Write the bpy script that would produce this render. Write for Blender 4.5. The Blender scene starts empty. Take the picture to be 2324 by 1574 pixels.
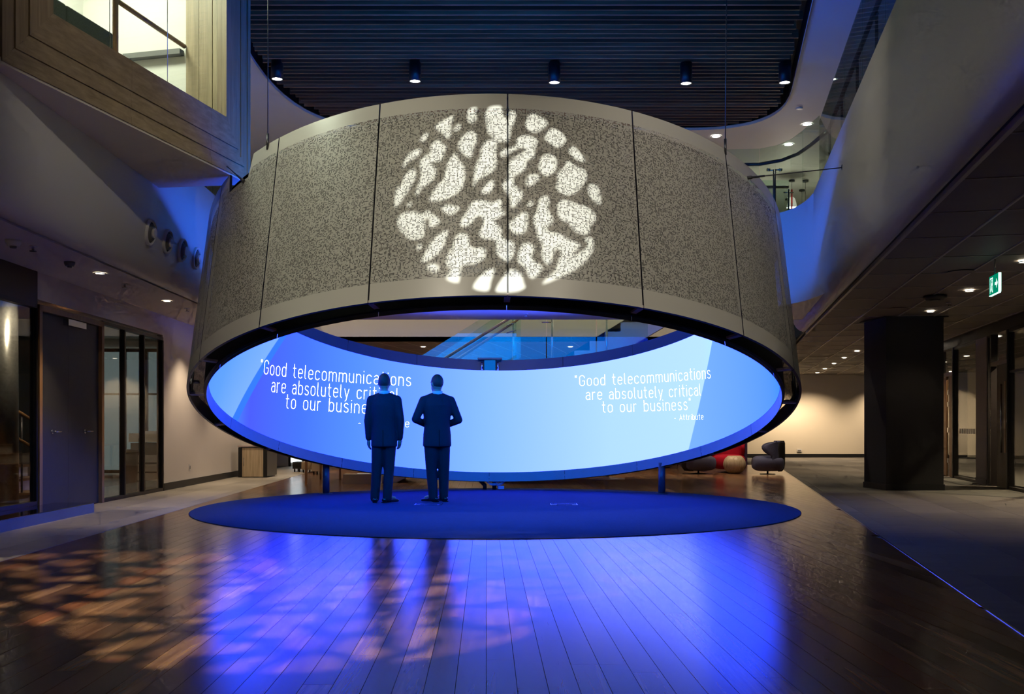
import bpy, bmesh, math, random
from mathutils import Vector, Matrix
random.seed(7)
sc = bpy.context.scene
col = sc.collection
PI = math.pi
R = math.radians

# ------------------------------------------------------------------ camera, world, exposure
K, CX, Y0, CH = 2250.0, 1162.0, 970.0, 1.05      # focal length in px of the 2324 px frame, principal column, horizon row, eye height
cam_d = bpy.data.cameras.new('camera')
cam_d.sensor_width = 36.0
cam_d.lens = 36.0 * K / 2324.0
cam_d.shift_y = (Y0 - 787.0) / 2324.0
cam_d.clip_start = 0.05
cam_d.clip_end = 200
cam = bpy.data.objects.new('camera', cam_d)
cam.location = (0, 0, CH)
cam.rotation_euler = (PI / 2, 0, 0)
col.objects.link(cam)
sc.camera = cam
sc.view_settings.view_transform = 'Standard'
sc.view_settings.look = 'None'
sc.view_settings.exposure = 0.0
sc.view_settings.gamma = 1.0
sc.view_settings.use_curve_mapping = False
sc.cycles.use_denoising = True
sc.cycles.max_bounces = 5
sc.cycles.diffuse_bounces = 3
sc.cycles.glossy_bounces = 3
sc.cycles.transparent_max_bounces = 12
sc.cycles.use_adaptive_sampling = True
sc.cycles.adaptive_threshold = 0.10
sc.cycles.adaptive_min_samples = 12
sc.cycles.sample_clamp_indirect = 6.0
sc.cycles.caustics_reflective = False
sc.cycles.caustics_refractive = False
w = bpy.data.worlds.new('world')
sc.world = w
w.use_nodes = True
w.node_tree.nodes['Background'].inputs[0].default_value = (0.55, 0.6, 0.75, 1)
w.node_tree.nodes['Background'].inputs[1].default_value = 0.012

def lamp(name, kind, loc, energy, color, target=None, parent=None, size=0.05, spot=60, blend=0.6):
    d = bpy.data.lights.new(name, kind)
    d.energy = energy
    d.color = color
    if kind == 'AREA':
        d.shape = 'DISK'
        d.size = size
    else:
        d.shadow_soft_size = size
    if kind == 'SPOT':
        d.spot_size = R(spot)
        d.spot_blend = blend
    o = bpy.data.objects.new(name, d)
    col.objects.link(o)
    o.location = loc
    if target is not None:
        o.rotation_euler = (Vector(target) - Vector(loc)).to_track_quat('-Z', 'Y').to_euler()
    if parent is not None:
        o.parent = parent
        o.location = Vector(loc) - Vector(parent.location)
    return o

WARM = (1.0, 0.77, 0.53)
NEUT = (1.0, 0.9, 0.72)

# ------------------------------------------------------------------ frames of reference
def at(u, v, y):                                   # pixel + distance -> point
    return Vector(((u - CX) / K * y, y, CH + (Y0 - v) / K * y))
def on_z(u, v, z):                                 # pixel on a level plane
    return at(u, v, K * (CH - z) / (v - Y0))
LS = 0.026
def LW(a, b, z=0.0):                               # frame of the left wall
    return Vector((a - LS * b, b + LS * a, z))
RA = math.atan(0.2023)
RS, RC = math.sin(RA), math.cos(RA)
def RW(a, b, z=0.0):                               # frame of the right-hand wing
    return Vector((a * RC + b * RS, b * RC - a * RS, z))
ZC = 2.92                                          # lower ceilings
ZT = 4.475                                         # top of the bulkheads
ZU = 7.05                                          # atrium ceiling

# ------------------------------------------------------------------ materials
def new_mat(name):
    m = bpy.data.materials.new(name)
    m.use_nodes = True
    nt = m.node_tree
    return m, nt, nt.nodes['Principled BSDF'], nt.nodes, nt.links
def c4(c): return (c[0], c[1], c[2], 1)

def mat(name, c, rough=0.5, metal=0.0, spec=0.5, var=0.0, vs=6.0, bump=0.0, bs=60.0, emit=None, es=0.0, coat=0.0, alpha=1.0):
    m, nt, b, N, L = new_mat(name)
    b.inputs['Base Color'].default_value = c4(c)
    b.inputs['Roughness'].default_value = rough
    b.inputs['Metallic'].default_value = metal
    b.inputs['Specular IOR Level'].default_value = spec
    b.inputs['Coat Weight'].default_value = coat
    if emit:
        b.inputs['Emission Color'].default_value = c4(emit)
        b.inputs['Emission Strength'].default_value = es
    tc = N.new('ShaderNodeTexCoord')
    if var:
        n = N.new('ShaderNodeTexNoise'); n.inputs['Scale'].default_value = vs; n.inputs['Detail'].default_value = 6
        L.new(tc.outputs['Object'], n.inputs['Vector'])
        mx = N.new('ShaderNodeMix'); mx.data_type = 'RGBA'
        mx.inputs[6].default_value = c4([max(0, x * (1 - var)) for x in c])
        mx.inputs[7].default_value = c4([min(1, x * (1 + var)) for x in c])
        L.new(n.outputs['Fac'], mx.inputs[0]); L.new(mx.outputs[2], b.inputs['Base Color'])
    if bump:
        n2 = N.new('ShaderNodeTexNoise'); n2.inputs['Scale'].default_value = bs; n2.inputs['Detail'].default_value = 4
        L.new(tc.outputs['Object'], n2.inputs['Vector'])
        bp = N.new('ShaderNodeBump'); bp.inputs['Strength'].default_value = bump; bp.inputs['Distance'].default_value = 0.01
        L.new(n2.outputs['Fac'], bp.inputs['Height']); L.new(bp.outputs[0], b.inputs['Normal'])
    return m

def wood(name, dark, light, rough=0.35, axis='Y', rnd=None, rot=0.0, grain=1.0, spec=0.5, red=None, bump=0.12):
    """plank timber: streaks along an axis in place, tone by plank"""
    m, nt, b, N, L = new_mat(name)
    geo = N.new('ShaderNodeNewGeometry')
    mp = N.new('ShaderNodeMapping')
    s = {'X': (0.7, 14, 14), 'Y': (14, 0.7, 14), 'Z': (14, 14, 0.7)}[axis]
    mp.inputs['Scale'].default_value = [x * grain for x in s]
    mp.inputs['Rotation'].default_value = (0, 0, rot)
    L.new(geo.outputs['Position'], mp.inputs['Vector'])
    n = N.new('ShaderNodeTexNoise'); n.noise_dimensions = '4D'
    n.inputs['Scale'].default_value = 1.6; n.inputs['Detail'].default_value = 7; n.inputs['Roughness'].default_value = 0.62
    n.inputs['Distortion'].default_value = 0.25
    L.new(mp.outputs[0], n.inputs['Vector'])
    src = None
    if rnd == 'object':
        oi = N.new('ShaderNodeObjectInfo'); src = oi.outputs['Random']
    elif rnd == 'island':
        src = geo.outputs['Random Per Island']
    if src:
        mu = N.new('ShaderNodeMath'); mu.operation = 'MULTIPLY'; mu.inputs[1].default_value = 40
        L.new(src, mu.inputs[0]); L.new(mu.outputs[0], n.inputs['W'])
    rp = N.new('ShaderNodeValToRGB')
    rp.color_ramp.elements[0].position = 0.34; rp.color_ramp.elements[0].color = c4(dark)
    rp.color_ramp.elements[1].position = 0.66; rp.color_ramp.elements[1].color = c4(light)
    L.new(n.outputs['Fac'], rp.inputs[0])
    out = rp.outputs[0]
    if src:
        rr = N.new('ShaderNodeValToRGB')
        rr.color_ramp.interpolation = 'LINEAR'
        e = rr.color_ramp.elements
        e[0].position = 0.0; e[0].color = (0.42, 0.37, 0.35, 1)
        e[1].position = 1.0; e[1].color = (1.75, 1.75, 1.7, 1)
        x = e.new(0.35); x.color = (0.85, 0.8, 0.78, 1)
        x = e.new(0.5); x.color = (1.15, 0.78, 0.62, 1)
        x = e.new(0.7); x.color = (1.0, 0.97, 0.9, 1)
        L.new(src, rr.inputs[0])
        mx = N.new('ShaderNodeMix'); mx.data_type = 'RGBA'; mx.blend_type = 'MULTIPLY'; mx.inputs[0].default_value = 1.0
        L.new(out, mx.inputs[6]); L.new(rr.outputs[0], mx.inputs[7])
        out = mx.outputs[2]
    L.new(out, b.inputs['Base Color'])
    b.inputs['Roughness'].default_value = rough
    b.inputs['Specular IOR Level'].default_value = spec
    rm = N.new('ShaderNodeMapRange'); rm.inputs[3].default_value = rough * 0.85; rm.inputs[4].default_value = rough * 1.2
    L.new(n.outputs['Fac'], rm.inputs[0]); L.new(rm.outputs[0], b.inputs['Roughness'])
    bp = N.new('ShaderNodeBump'); bp.inputs['Strength'].default_value = bump; bp.inputs['Distance'].default_value = 0.002
    L.new(n.outputs['Fac'], bp.inputs['Height']); L.new(bp.outputs[0], b.inputs['Normal'])
    return m

def glass_mat(name, tint=(0.93, 0.97, 0.95), ior=1.5, rough=0.0):
    m, nt, b, N, L = new_mat(name)
    N.remove(b)
    t = N.new('ShaderNodeBsdfTransparent'); t.inputs[0].default_value = c4(tint)
    g = N.new('ShaderNodeBsdfGlossy'); g.inputs['Roughness'].default_value = rough
    lw = N.new('ShaderNodeLayerWeight'); lw.inputs[0].default_value = 0.5
    pw = N.new('ShaderNodeMath'); pw.operation = 'POWER'; pw.inputs[1].default_value = 5.0; L.new(lw.outputs['Facing'], pw.inputs[0])
    f = N.new('ShaderNodeMath'); f.operation = 'MULTIPLY_ADD'; f.inputs[1].default_value = 0.94; f.inputs[2].default_value = ((ior - 1) / (ior + 1)) ** 2
    L.new(pw.outputs[0], f.inputs[0])
    mx = N.new('ShaderNodeMixShader')
    L.new(f.outputs[0], mx.inputs[0]); L.new(t.outputs[0], mx.inputs[1]); L.new(g.outputs[0], mx.inputs[2])
    L.new(mx.outputs[0], N['Material Output'].inputs[0])
    return m

def emis(name, c, s):
    m, nt, b, N, L = new_mat(name)
    N.remove(b)
    e = N.new('ShaderNodeEmission'); e.inputs[0].default_value = c4(c); e.inputs[1].default_value = s
    L.new(e.outputs[0], N['Material Output'].inputs[0])
    return m

def perforated(name, c, inner, pitch=0.0131, rough=0.33):
    """sheet metal with real see-through punched holes of two sizes; the inside face is painted dark"""
    m, nt, b, N, L = new_mat(name)
    uv = N.new('ShaderNodeUVMap'); uv.uv_map = 'UVMap'
    sc_ = N.new('ShaderNodeVectorMath'); sc_.operation = 'SCALE'; sc_.inputs['Scale'].default_value = 1.0 / pitch
    L.new(uv.outputs[0], sc_.inputs[0])
    fl = N.new('ShaderNodeVectorMath'); fl.operation = 'FLOOR'; L.new(sc_.outputs[0], fl.inputs[0])
    fr = N.new('ShaderNodeVectorMath'); fr.operation = 'FRACTION'; L.new(sc_.outputs[0], fr.inputs[0])
    sb = N.new('ShaderNodeVectorMath'); sb.operation = 'SUBTRACT'; sb.inputs[1].default_value = (0.5, 0.5, 0)
    L.new(fr.outputs[0], sb.inputs[0])
    sp = N.new('ShaderNodeSeparateXYZ'); L.new(sb.outputs[0], sp.inputs[0])
    cb = N.new('ShaderNodeCombineXYZ'); L.new(sp.outputs[0], cb.inputs[0]); L.new(sp.outputs[1], cb.inputs[1])
    ln = N.new('ShaderNodeVectorMath'); ln.operation = 'LENGTH'; L.new(cb.outputs[0], ln.inputs[0])
    wn = N.new('ShaderNodeTexWhiteNoise'); wn.noise_dimensions = '2D'; L.new(fl.outputs[0], wn.inputs['Vector'])
    gt = N.new('ShaderNodeMath'); gt.operation = 'GREATER_THAN'; gt.inputs[1].default_value = 0.58; L.new(wn.outputs['Value'], gt.inputs[0])
    rad = N.new('ShaderNodeMapRange'); rad.inputs[3].default_value = 0.22; rad.inputs[4].default_value = 0.43; L.new(gt.outputs[0], rad.inputs[0])
    lt = N.new('ShaderNodeMath'); lt.operation = 'LESS_THAN'; L.new(ln.outputs['Value'], lt.inputs[0]); L.new(rad.outputs[0], lt.inputs[1])
    # field mask comes from the third uv layer: plain border = 0
    at_ = N.new('ShaderNodeAttribute'); at_.attribute_name = 'field'
    g2 = N.new('ShaderNodeMath'); g2.operation = 'GREATER_THAN'; g2.inputs[1].default_value = 0.5; L.new(at_.outputs['Fac'], g2.inputs[0])
    mu = N.new('ShaderNodeMath'); mu.operation = 'MULTIPLY'; L.new(lt.outputs[0], mu.inputs[0]); L.new(g2.outputs[0], mu.inputs[1])
    geo = N.new('ShaderNodeNewGeometry')
    mc = N.new('ShaderNodeMix'); mc.data_type = 'RGBA'; mc.inputs[6].default_value = c4(c); mc.inputs[7].default_value = c4(inner)
    L.new(geo.outputs['Backfacing'], mc.inputs[0]); L.new(mc.outputs[2], b.inputs['Base Color'])
    b.inputs['Roughness'].default_value = rough
    b.inputs['Specular IOR Level'].default_value = 0.5
    tr = N.new('ShaderNodeBsdfTransparent')
    mx = N.new('ShaderNodeMixShader')
    L.new(mu.outputs[0], mx.inputs[0]); L.new(b.outputs[0], mx.inputs[1]); L.new(tr.outputs[0], mx.inputs[2])
    L.new(mx.outputs[0], N['Material Output'].inputs[0])
    return m

def screen_mat(name):
    """LED wall content, its unseen near half boosted as a light source: flat colour areas by angle round the ring (uv.x in degrees, uv.y 0..1 up the screen)"""
    m, nt, b, N, L = new_mat(name)
    N.remove(b)
    uv = N.new('ShaderNodeUVMap'); uv.uv_map = 'UVMap'
    sp = N.new('ShaderNodeSeparateXYZ'); L.new(uv.outputs[0], sp.inputs[0])
    def lean(k):
        a = N.new('ShaderNodeMath'); a.operation = 'MULTIPLY_ADD'; a.inputs[1].default_value = k
        L.new(sp.outputs[1], a.inputs[0]); L.new(sp.outputs[0], a.inputs[2]); return a.outputs[0]
    def ramp(fac, stops, lo, hi, interp='LINEAR'):
        mr = N.new('ShaderNodeMapRange'); mr.inputs[1].default_value = lo; mr.inputs[2].default_value = hi
        L.new(fac, mr.inputs[0])
        r = N.new('ShaderNodeValToRGB'); r.color_ramp.interpolation = interp
        els = r.color_ramp.elements
        for i, (p, c) in enumerate(stops):
            q = (p - lo) / (hi - lo)
            if i == 0: e = els[0]; e.position = q
            elif i == len(stops) - 1: e = els[len(els) - 1]; e.position = q
            else: e = els.new(q)
            e.color = c4(c)
        L.new(mr.outputs[0], r.inputs[0]); return r.outputs[0]
    def lin(r, g, b, k):
        f = lambda x: (x / 255.0 / 12.92) if x < 10 else ((x / 255.0 + 0.055) / 1.055) ** 2.4
        return (f(r) / 10., f(g) / 10., 2.0 * k / 10.)
    # base gradient right to left (angle grows to the left); unseen end stops boosted to cast blue light
    base = ramp(sp.outputs[0], [(-90, (0.003, .22, 1.0)), (30, lin(190, 234, 255, 3.6)), (60, lin(182, 227, 255, 3.6)), (78, lin(162, 210, 255, 3.5)),
                                (94, lin(140, 194, 255, 3.4)), (112, lin(112, 168, 255, 3.3)), (130, lin(88, 148, 255, 3.2)), (146, lin(74, 122, 255, 3.2)),
                                (165, lin(78, 96, 255, 3.2)), (270, (0.003, .22, 1.0))], -90, 270)
    left = ramp(lean(18.0), [(150, lin(150, 195, 255, 3.3)), (172, lin(128, 182, 255, 3.3)), (184, lin(100, 166, 255, 3.2)), (206, lin(84, 150, 255, 3.2)), (222, (0.003, .22, 1.0))], 150, 222)  # last stop lies out of view, boosted to cast blue light
    right = ramp(lean(0.0), [(-60, (0.003, .22, 1.0)), (-20, lin(50, 145, 255, 3.2)), (0, lin(92, 158, 255, 3.2)), (35, lin(125, 182, 255, 3.4))], -60, 35)  # first stop lies out of view, boosted to cast blue light
    mid = lin(58, 128, 255, 3.2)
    def step(fac, v, sm=0.12):
        s = N.new('ShaderNodeMapRange'); s.inputs[1].default_value = v - sm; s.inputs[2].default_value = v + sm
        L.new(fac, s.inputs[0]); return s.outputs[0]
    def mix(f, a, bb):
        x = N.new('ShaderNodeMix'); x.data_type = 'RGBA'; L.new(f, x.inputs[0])
        if isinstance(a, tuple): x.inputs[6].default_value = c4(a)
        else: L.new(a, x.inputs[6])
        if isinstance(bb, tuple): x.inputs[7].default_value = c4(bb)
        else: L.new(bb, x.inputs[7])
        return x.outputs[2]
    o = mix(step(lean(18.5), 169.8), base, mid)
    o = mix(step(lean(19.5), 172.4), o, left)
    o = mix(step(lean(12.0), 36.6), right, o)
    # LED pixel grain
    gs = N.new('ShaderNodeTexNoise'); gs.inputs['Scale'].default_value = 260
    tc = N.new('ShaderNodeTexCoord'); L.new(tc.outputs['Object'], gs.inputs['Vector'])
    gr = N.new('ShaderNodeMapRange'); gr.inputs[3].default_value = 9.4; gr.inputs[4].default_value = 10.6; L.new(gs.outputs['Fac'], gr.inputs[0])
    e = N.new('ShaderNodeEmission'); L.new(o, e.inputs[0]); L.new(gr.outputs[0], e.inputs[1])
    L.new(e.outputs[0], N['Material Output'].inputs[0])
    return m

def panel_grid(name, c, line, sx, sy, rot):
    """far suspended ceiling, tiles too small to pick apart"""
    m, nt, b, N, L = new_mat(name)
    geo = N.new('ShaderNodeNewGeometry')
    mp = N.new('ShaderNodeMapping'); mp.inputs['Rotation'].default_value = (0, 0, rot)
    L.new(geo.outputs['Position'], mp.inputs[0])
    br = N.new('ShaderNodeTexBrick'); br.offset = 0.0
    br.inputs['Scale'].default_value = 1.0; br.inputs['Brick Width'].default_value = sx; br.inputs['Row Height'].default_value = sy
    br.inputs['Mortar Size'].default_value = 0.012
    br.inputs['Color1'].default_value = c4(c); br.inputs['Color2'].default_value = c4([x * 0.9 for x in c]); br.inputs['Mortar'].default_value = c4(line)
    L.new(mp.outputs[0], br.inputs[0]); L.new(br.outputs[0], b.inputs['Base Color'])
    b.inputs['Roughness'].default_value = 0.6
    return m

def tile_mat(name, c, rnd_amt=0.25, rough=0.6, perf=0.0):
    m, nt, b, N, L = new_mat(name)
    oi = N.new('ShaderNodeObjectInfo')
    geo = N.new('ShaderNodeNewGeometry')
    n = N.new('ShaderNodeTexNoise'); n.inputs['Scale'].default_value = 3.0; n.inputs['Detail'].default_value = 8
    mp = N.new('ShaderNodeMapping'); mp.inputs['Scale'].default_value = (1, 3.0, 1)
    L.new(geo.outputs['Position'], mp.inputs[0]); L.new(mp.outputs[0], n.inputs[0])
    ad = N.new('ShaderNodeMath'); ad.operation = 'ADD'; L.new(oi.outputs['Random'], ad.inputs[0]); L.new(n.outputs['Fac'], ad.inputs[1])
    mr = N.new('ShaderNodeMapRange'); mr.inputs[1].default_value = 0.3; mr.inputs[2].default_value = 1.7
    mr.inputs[3].default_value = 1 - rnd_amt; mr.inputs[4].default_value = 1 + rnd_amt
    L.new(ad.outputs[0], mr.inputs[0])
    vm = N.new('ShaderNodeVectorMath'); vm.operation = 'SCALE'; vm.inputs[0].default_value = c
    L.new(mr.outputs[0], vm.inputs['Scale']); L.new(vm.outputs[0], b.inputs['Base Color'])
    b.inputs['Roughness'].default_value = rough
    n2 = N.new('ShaderNodeTexNoise'); n2.inputs['Scale'].default_value = 150; L.new(geo.outputs['Position'], n2.inputs[0])
    bp = N.new('ShaderNodeBump'); bp.inputs['Strength'].default_value = 0.25; bp.inputs['Distance'].default_value = 0.003
    L.new(n2.outputs['Fac'], bp.inputs['Height']); L.new(bp.outputs[0], b.inputs['Normal'])
    return m

MT = dict(
    plaster=mat('plaster', (0.76, 0.70, 0.62), 0.65, var=0.05, vs=1.5, bump=0.05),
    fascia=mat('fascia_paint', (0.60, 0.58, 0.55), 0.42, var=0.04, vs=0.8, bump=0.03, bs=20),
    white=mat('white_paint', (0.74, 0.71, 0.66), 0.6, var=0.03, vs=2),
    cream=mat('cream_paint', (0.72, 0.64, 0.50), 0.6, var=0.04, vs=1.2),
    pink=mat('warm_wall_paint', (0.72, 0.66, 0.60), 0.6, var=0.04, vs=1.2),
    black=mat('black_paint', (0.008, 0.008, 0.009), 0.45, var=0.2),
    blackgloss=mat('black_gloss', (0.006, 0.006, 0.007), 0.06, coat=0.4, var=0.2),
    frame=mat('dark_bronze_frame', (0.02, 0.016, 0.014), 0.4, metal=0.3, var=0.2),
    door=mat('charcoal_laminate', (0.035, 0.035, 0.037), 0.5, var=0.25, vs=5, bump=0.06, bs=30),
    brown=mat('dark_walnut', (0.035, 0.018, 0.011), 0.45, var=0.3, vs=4),
    steel=mat('brushed_steel', (0.55, 0.55, 0.56), 0.25, metal=1.0, var=0.1, vs=30),
    darksteel=mat('dark_steel', (0.09, 0.09, 0.10), 0.35, metal=0.8, var=0.1),
    bluepost=mat('navy_powder_coat', (0.03, 0.035, 0.06), 0.4, var=0.15),
    bracket=mat('zinc_bracket', (0.42, 0.34, 0.31), 0.5, metal=0.2, var=0.15),
    skirt=mat('satin_grey_trim', (0.16, 0.17, 0.20), 0.4, var=0.1),
    ringtop=mat('navy_trim', (0.035, 0.04, 0.07), 0.45, var=0.1),
    perf=perforated('perforated_cladding', (0.47, 0.455, 0.405), (0.012, 0.014, 0.03)),
    screen=screen_mat('led_screen'),
    text=emis('lit_lettering', (0.93, 0.97, 1.0), 3.6),
    carpet=mat('navy_carpet', (0.022, 0.04, 0.13), 0.95, spec=0.1, var=0.35, vs=60, bump=0.5, bs=220),
    glass=glass_mat('clear_glass'),
    greenglass=glass_mat('green_edged_glass', (0.86, 0.95, 0.90), 1.45),
    darkglass=glass_mat('tinted_glass', (0.62, 0.64, 0.66), 1.5),
    plank=wood('floor_timber', (0.095, 0.046, 0.024), (0.215, 0.122, 0.066), 0.2, 'Y', 'object', LS, 1.0, spec=0.5),
    plank2=wood('floor_timber_far', (0.095, 0.046, 0.024), (0.215, 0.122, 0.066), 0.2, 'Y', 'island', LS, 1.0, spec=0.5),
    slat=wood('batten_timber', (0.12, 0.045, 0.024), (0.24, 0.11, 0.058), 0.5, 'X', 'object', 0, 0.8),
    oak=wood('pale_oak', (0.25, 0.185, 0.105), (0.42, 0.32, 0.195), 0.45, 'Z', None, 0, 1.0),
    oakh=wood('pale_oak_along', (0.25, 0.185, 0.105), (0.42, 0.32, 0.195), 0.45, 'Y', None, R(13), 1.0),
    rail=wood('handrail_timber', (0.28, 0.14, 0.06), (0.48, 0.28, 0.13), 0.35, 'X', None, 0, 1.0),
    ash=wood('ash_veneer', (0.42, 0.32, 0.19), (0.66, 0.54, 0.36), 0.4, 'Z', None, 0, 1.4),
    honey=wood('honey_timber', (0.22, 0.11, 0.045), (0.36, 0.20, 0.09), 0.4, 'Z', None, 0, 1.0),
    stone=tile_mat('grey_floor_tile', (0.27, 0.24, 0.19), 0.3, 0.5),
    ctile=tile_mat('charcoal_carpet_tile', (0.098, 0.088, 0.07), 0.35, 0.85),
    grout=mat('grout', (0.09, 0.082, 0.07), 0.8, var=0.2),
    ceiltile=tile_mat('perforated_ceiling_tile', (0.22, 0.185, 0.155), 0.12, 0.6),
    tee=mat('tee_bar', (0.62, 0.54, 0.45), 0.4, var=0.05),
    farceil=panel_grid('far_ceiling', (0.20, 0.16, 0.13), (0.6, 0.5, 0.4), 0.6, 1.2, RA),
    lens=emis('lamp_lens_warm', (1.0, 0.86, 0.66), 14),
    lensw=emis('lamp_lens_white', (1.0, 0.97, 0.90), 16),
    lampblack=mat('lamp_black', (0.012, 0.012, 0.013), 0.4, var=0.2),
    lampwhite=mat('lamp_white', (0.7, 0.68, 0.66), 0.4, var=0.05),
    signgreen=emis('exit_green', (0.0, 0.24, 0.13), 1.0),
    signwhite=emis('exit_white', (0.62, 0.95, 0.85), 1.5),
    grey_fab=mat('blue_grey_fabric', (0.085, 0.088, 0.15), 0.9, spec=0.2, var=0.2, vs=40, bump=0.3, bs=180),
    dark_fab=mat('charcoal_fabric', (0.025, 0.024, 0.024), 0.9, spec=0.2, var=0.2, vs=40, bump=0.3, bs=180),
    red_fab=mat('crimson_fabric', (0.42, 0.008, 0.03), 0.9, spec=0.2, var=0.15, vs=40, bump=0.3, bs=180),
    felt=mat('grey_felt', (0.25, 0.235, 0.21), 0.95, spec=0.1, var=0.35, vs=90, bump=0.4, bs=200),
    suit=mat('navy_suit_cloth', (0.011, 0.013, 0.024), 0.8, spec=0.25, var=0.2, vs=50, bump=0.15, bs=200),
    trouser=mat('dark_trouser_cloth', (0.011, 0.013, 0.021), 0.8, spec=0.25, var=0.2, vs=50, bump=0.15, bs=200),
    shoe=mat('black_leather', (0.010, 0.010, 0.011), 0.22, var=0.2),
    skin=mat('skin', (0.30, 0.18, 0.13), 0.5, var=0.08, vs=20),
    hair=mat('dark_hair', (0.02, 0.015, 0.012), 0.6, var=0.3, vs=60, bump=0.5, bs=150),
    shirt=mat('white_shirt', (0.5, 0.51, 0.55), 0.7, var=0.03),
    beige=mat('beige_laminate', (0.52, 0.42, 0.28), 0.5, var=0.06, vs=3),
    paper=mat('paper', (0.7, 0.72, 0.72), 0.7, var=0.05),
    blind=emis('glowing_blind', (0.85, 0.95, 1.0), 1.3),  # slats glow by themselves in place of light from outside
    plastic=mat('white_plastic', (0.72, 0.70, 0.66), 0.4, var=0.04),
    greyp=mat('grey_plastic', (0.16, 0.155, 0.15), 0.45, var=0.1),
    purple=mat('purple_felt', (0.05, 0.025, 0.075), 0.9, var=0.2, vs=30),
    pinkf=mat('pink_felt', (0.42, 0.24, 0.26), 0.9, var=0.1, vs=30),
    cable=mat('blue_grey_cable', (0.35, 0.4, 0.55), 0.5, var=0.1),
    curtain=mat('sheer_curtain', (0.62, 0.52, 0.36), 0.8, var=0.12, vs=5),
    redmet=mat('red_enamel', (0.32, 0.012, 0.012), 0.35, var=0.1),
    shade=mat('white_lamp_shade', (0.8, 0.78, 0.72), 0.5, emit=(1, 0.93, 0.82), es=0.5, var=0.04),
    greenwall=mat('pale_green_wall', (0.60, 0.62, 0.50), 0.65, var=0.05, vs=1.5),
    concrete=mat('silver_column_paint', (0.32, 0.32, 0.31), 0.3, metal=0.7, var=0.35, vs=25),
)

# ------------------------------------------------------------------ mesh helpers
class MB:
    def __init__(s):
        s.v = []; s.f = []; s.smooth = []
    def add(s, vs, fs, smooth=False):
        n = len(s.v)
        s.v += [Vector(p) for p in vs]
        s.f += [tuple(i + n for i in f) for f in fs]
        s.smooth += [smooth] * len(fs)
        return s
    def hexa(s, p):                                   # 8 corners: bottom loop, top loop
        return s.add(p, [(3, 2, 1, 0), (4, 5, 6, 7), (0, 1, 5, 4), (1, 2, 6, 5), (2, 3, 7, 6), (3, 0, 4, 7)])
    def box(s, c, d, rz=0.0):
        x, y, z = [k / 2 for k in d]
        q = Matrix.Rotation(rz, 3, 'Z'); c = Vector(c)
        return s.hexa([c + q @ Vector(k) for k in ((-x, -y, -z), (x, -y, -z), (x, y, -z), (-x, y, -z), (-x, -y, z), (x, -y, z), (x, y, z), (-x, y, z))])
    def fbox(s, F, a0, a1, b0, b1, z0, z1):           # box in a wing's frame
        return s.hexa([F(a0, b0, z0), F(a1, b0, z0), F(a1, b1, z0), F(a0, b1, z0), F(a0, b0, z1), F(a1, b0, z1), F(a1, b1, z1), F(a0, b1, z1)])
    def prism(s, poly, z0, z1):
        n = len(poly)
        vs = [(p[0], p[1], z0) for p in poly] + [(p[0], p[1], z1) for p in poly]
        fs = [tuple(range(n - 1, -1, -1)), tuple(range(n, 2 * n))] + [(i, (i + 1) % n, n + (i + 1) % n, n + i) for i in range(n)]
        return s.add(vs, fs)
    def tube(s, path, r, n=8, caps=True):
        path = [Vector(p) for p in path]
        rs = r if isinstance(r, (list, tuple)) else [r] * len(path)
        up = None; vs = []
        for i, p in enumerate(path):
            d = (path[min(i + 1, len(path) - 1)] - path[max(i - 1, 0)]).normalized()
            if up is None:
                up = d.orthogonal().normalized()
            up = (up - d * up.dot(d)).normalized(); sd = d.cross(up)
            vs += [p + rs[i] * (math.cos(2 * PI * k / n) * up + math.sin(2 * PI * k / n) * sd) for k in range(n)]
        fs = []
        for i in range(len(path) - 1):
            for k in range(n):
                fs.append((i * n + k, i * n + (k + 1) % n, (i + 1) * n + (k + 1) % n, (i + 1) * n + k))
        s.add(vs, fs, True)
        if caps:
            m = len(s.v) - len(vs)
            s.f += [tuple(m + k for k in range(n - 1, -1, -1)), tuple(m + (len(path) - 1) * n + k for k in range(n))]; s.smooth += [False, False]
        return s
    def lathe(s, prof, c, n=24, axis=None, caps=True):
        c = Vector(c); q = Matrix.Identity(3) if axis is None else Vector(axis).to_track_quat('Z', 'Y').to_matrix()
        vs = [c + q @ Vector((r * math.cos(2 * PI * k / n), r * math.sin(2 * PI * k / n), z)) for r, z in prof for k in range(n)]
        fs = [(i * n + k, i * n + (k + 1) % n, (i + 1) * n + (k + 1) % n, (i + 1) * n + k) for i in range(len(prof) - 1) for k in range(n)]
        s.add(vs, fs, True)
        if caps:
            m = len(s.v) - len(vs)
            s.f += [tuple(m + k for k in range(n - 1, -1, -1)), tuple(m + (len(prof) - 1) * n + k for k in range(n))]; s.smooth += [False, False]
        return s
    def grid(s, rows, closed=False, smooth=True):     # rows of points -> quads
        n = len(rows[0]); vs = [p for r in rows for p in r]
        fs = []
        for i in range(len(rows) - 1):
            for k in range(n if closed else n - 1):
                fs.append((i * n + k, i * n + (k + 1) % n, (i + 1) * n + (k + 1) % n, (i + 1) * n + k))
        return s.add(vs, fs, smooth)
    def mesh(s, name, material, base=(0, 0, 0)):
        b = Vector(base)
        me = bpy.data.meshes.new(name)
        me.from_pydata([tuple(p - b) for p in s.v], [], s.f)
        me.polygons.foreach_set('use_smooth', s.smooth)
        me.materials.append(MT[material] if isinstance(material, str) else material)
        me.update()
        return me
    def build(s, name, material, parent=None, base=None):
        bp = Vector(base) if base is not None else (Vector(parent['_b']) if parent is not None else Vector((0, 0, 0)))
        o = bpy.data.objects.new(name, s.mesh(name, material, bp))
        col.objects.link(o)
        if parent is not None:
            o.parent = parent
        else:
            o.location = bp
        o['_b'] = tuple(bp)
        return o

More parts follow.
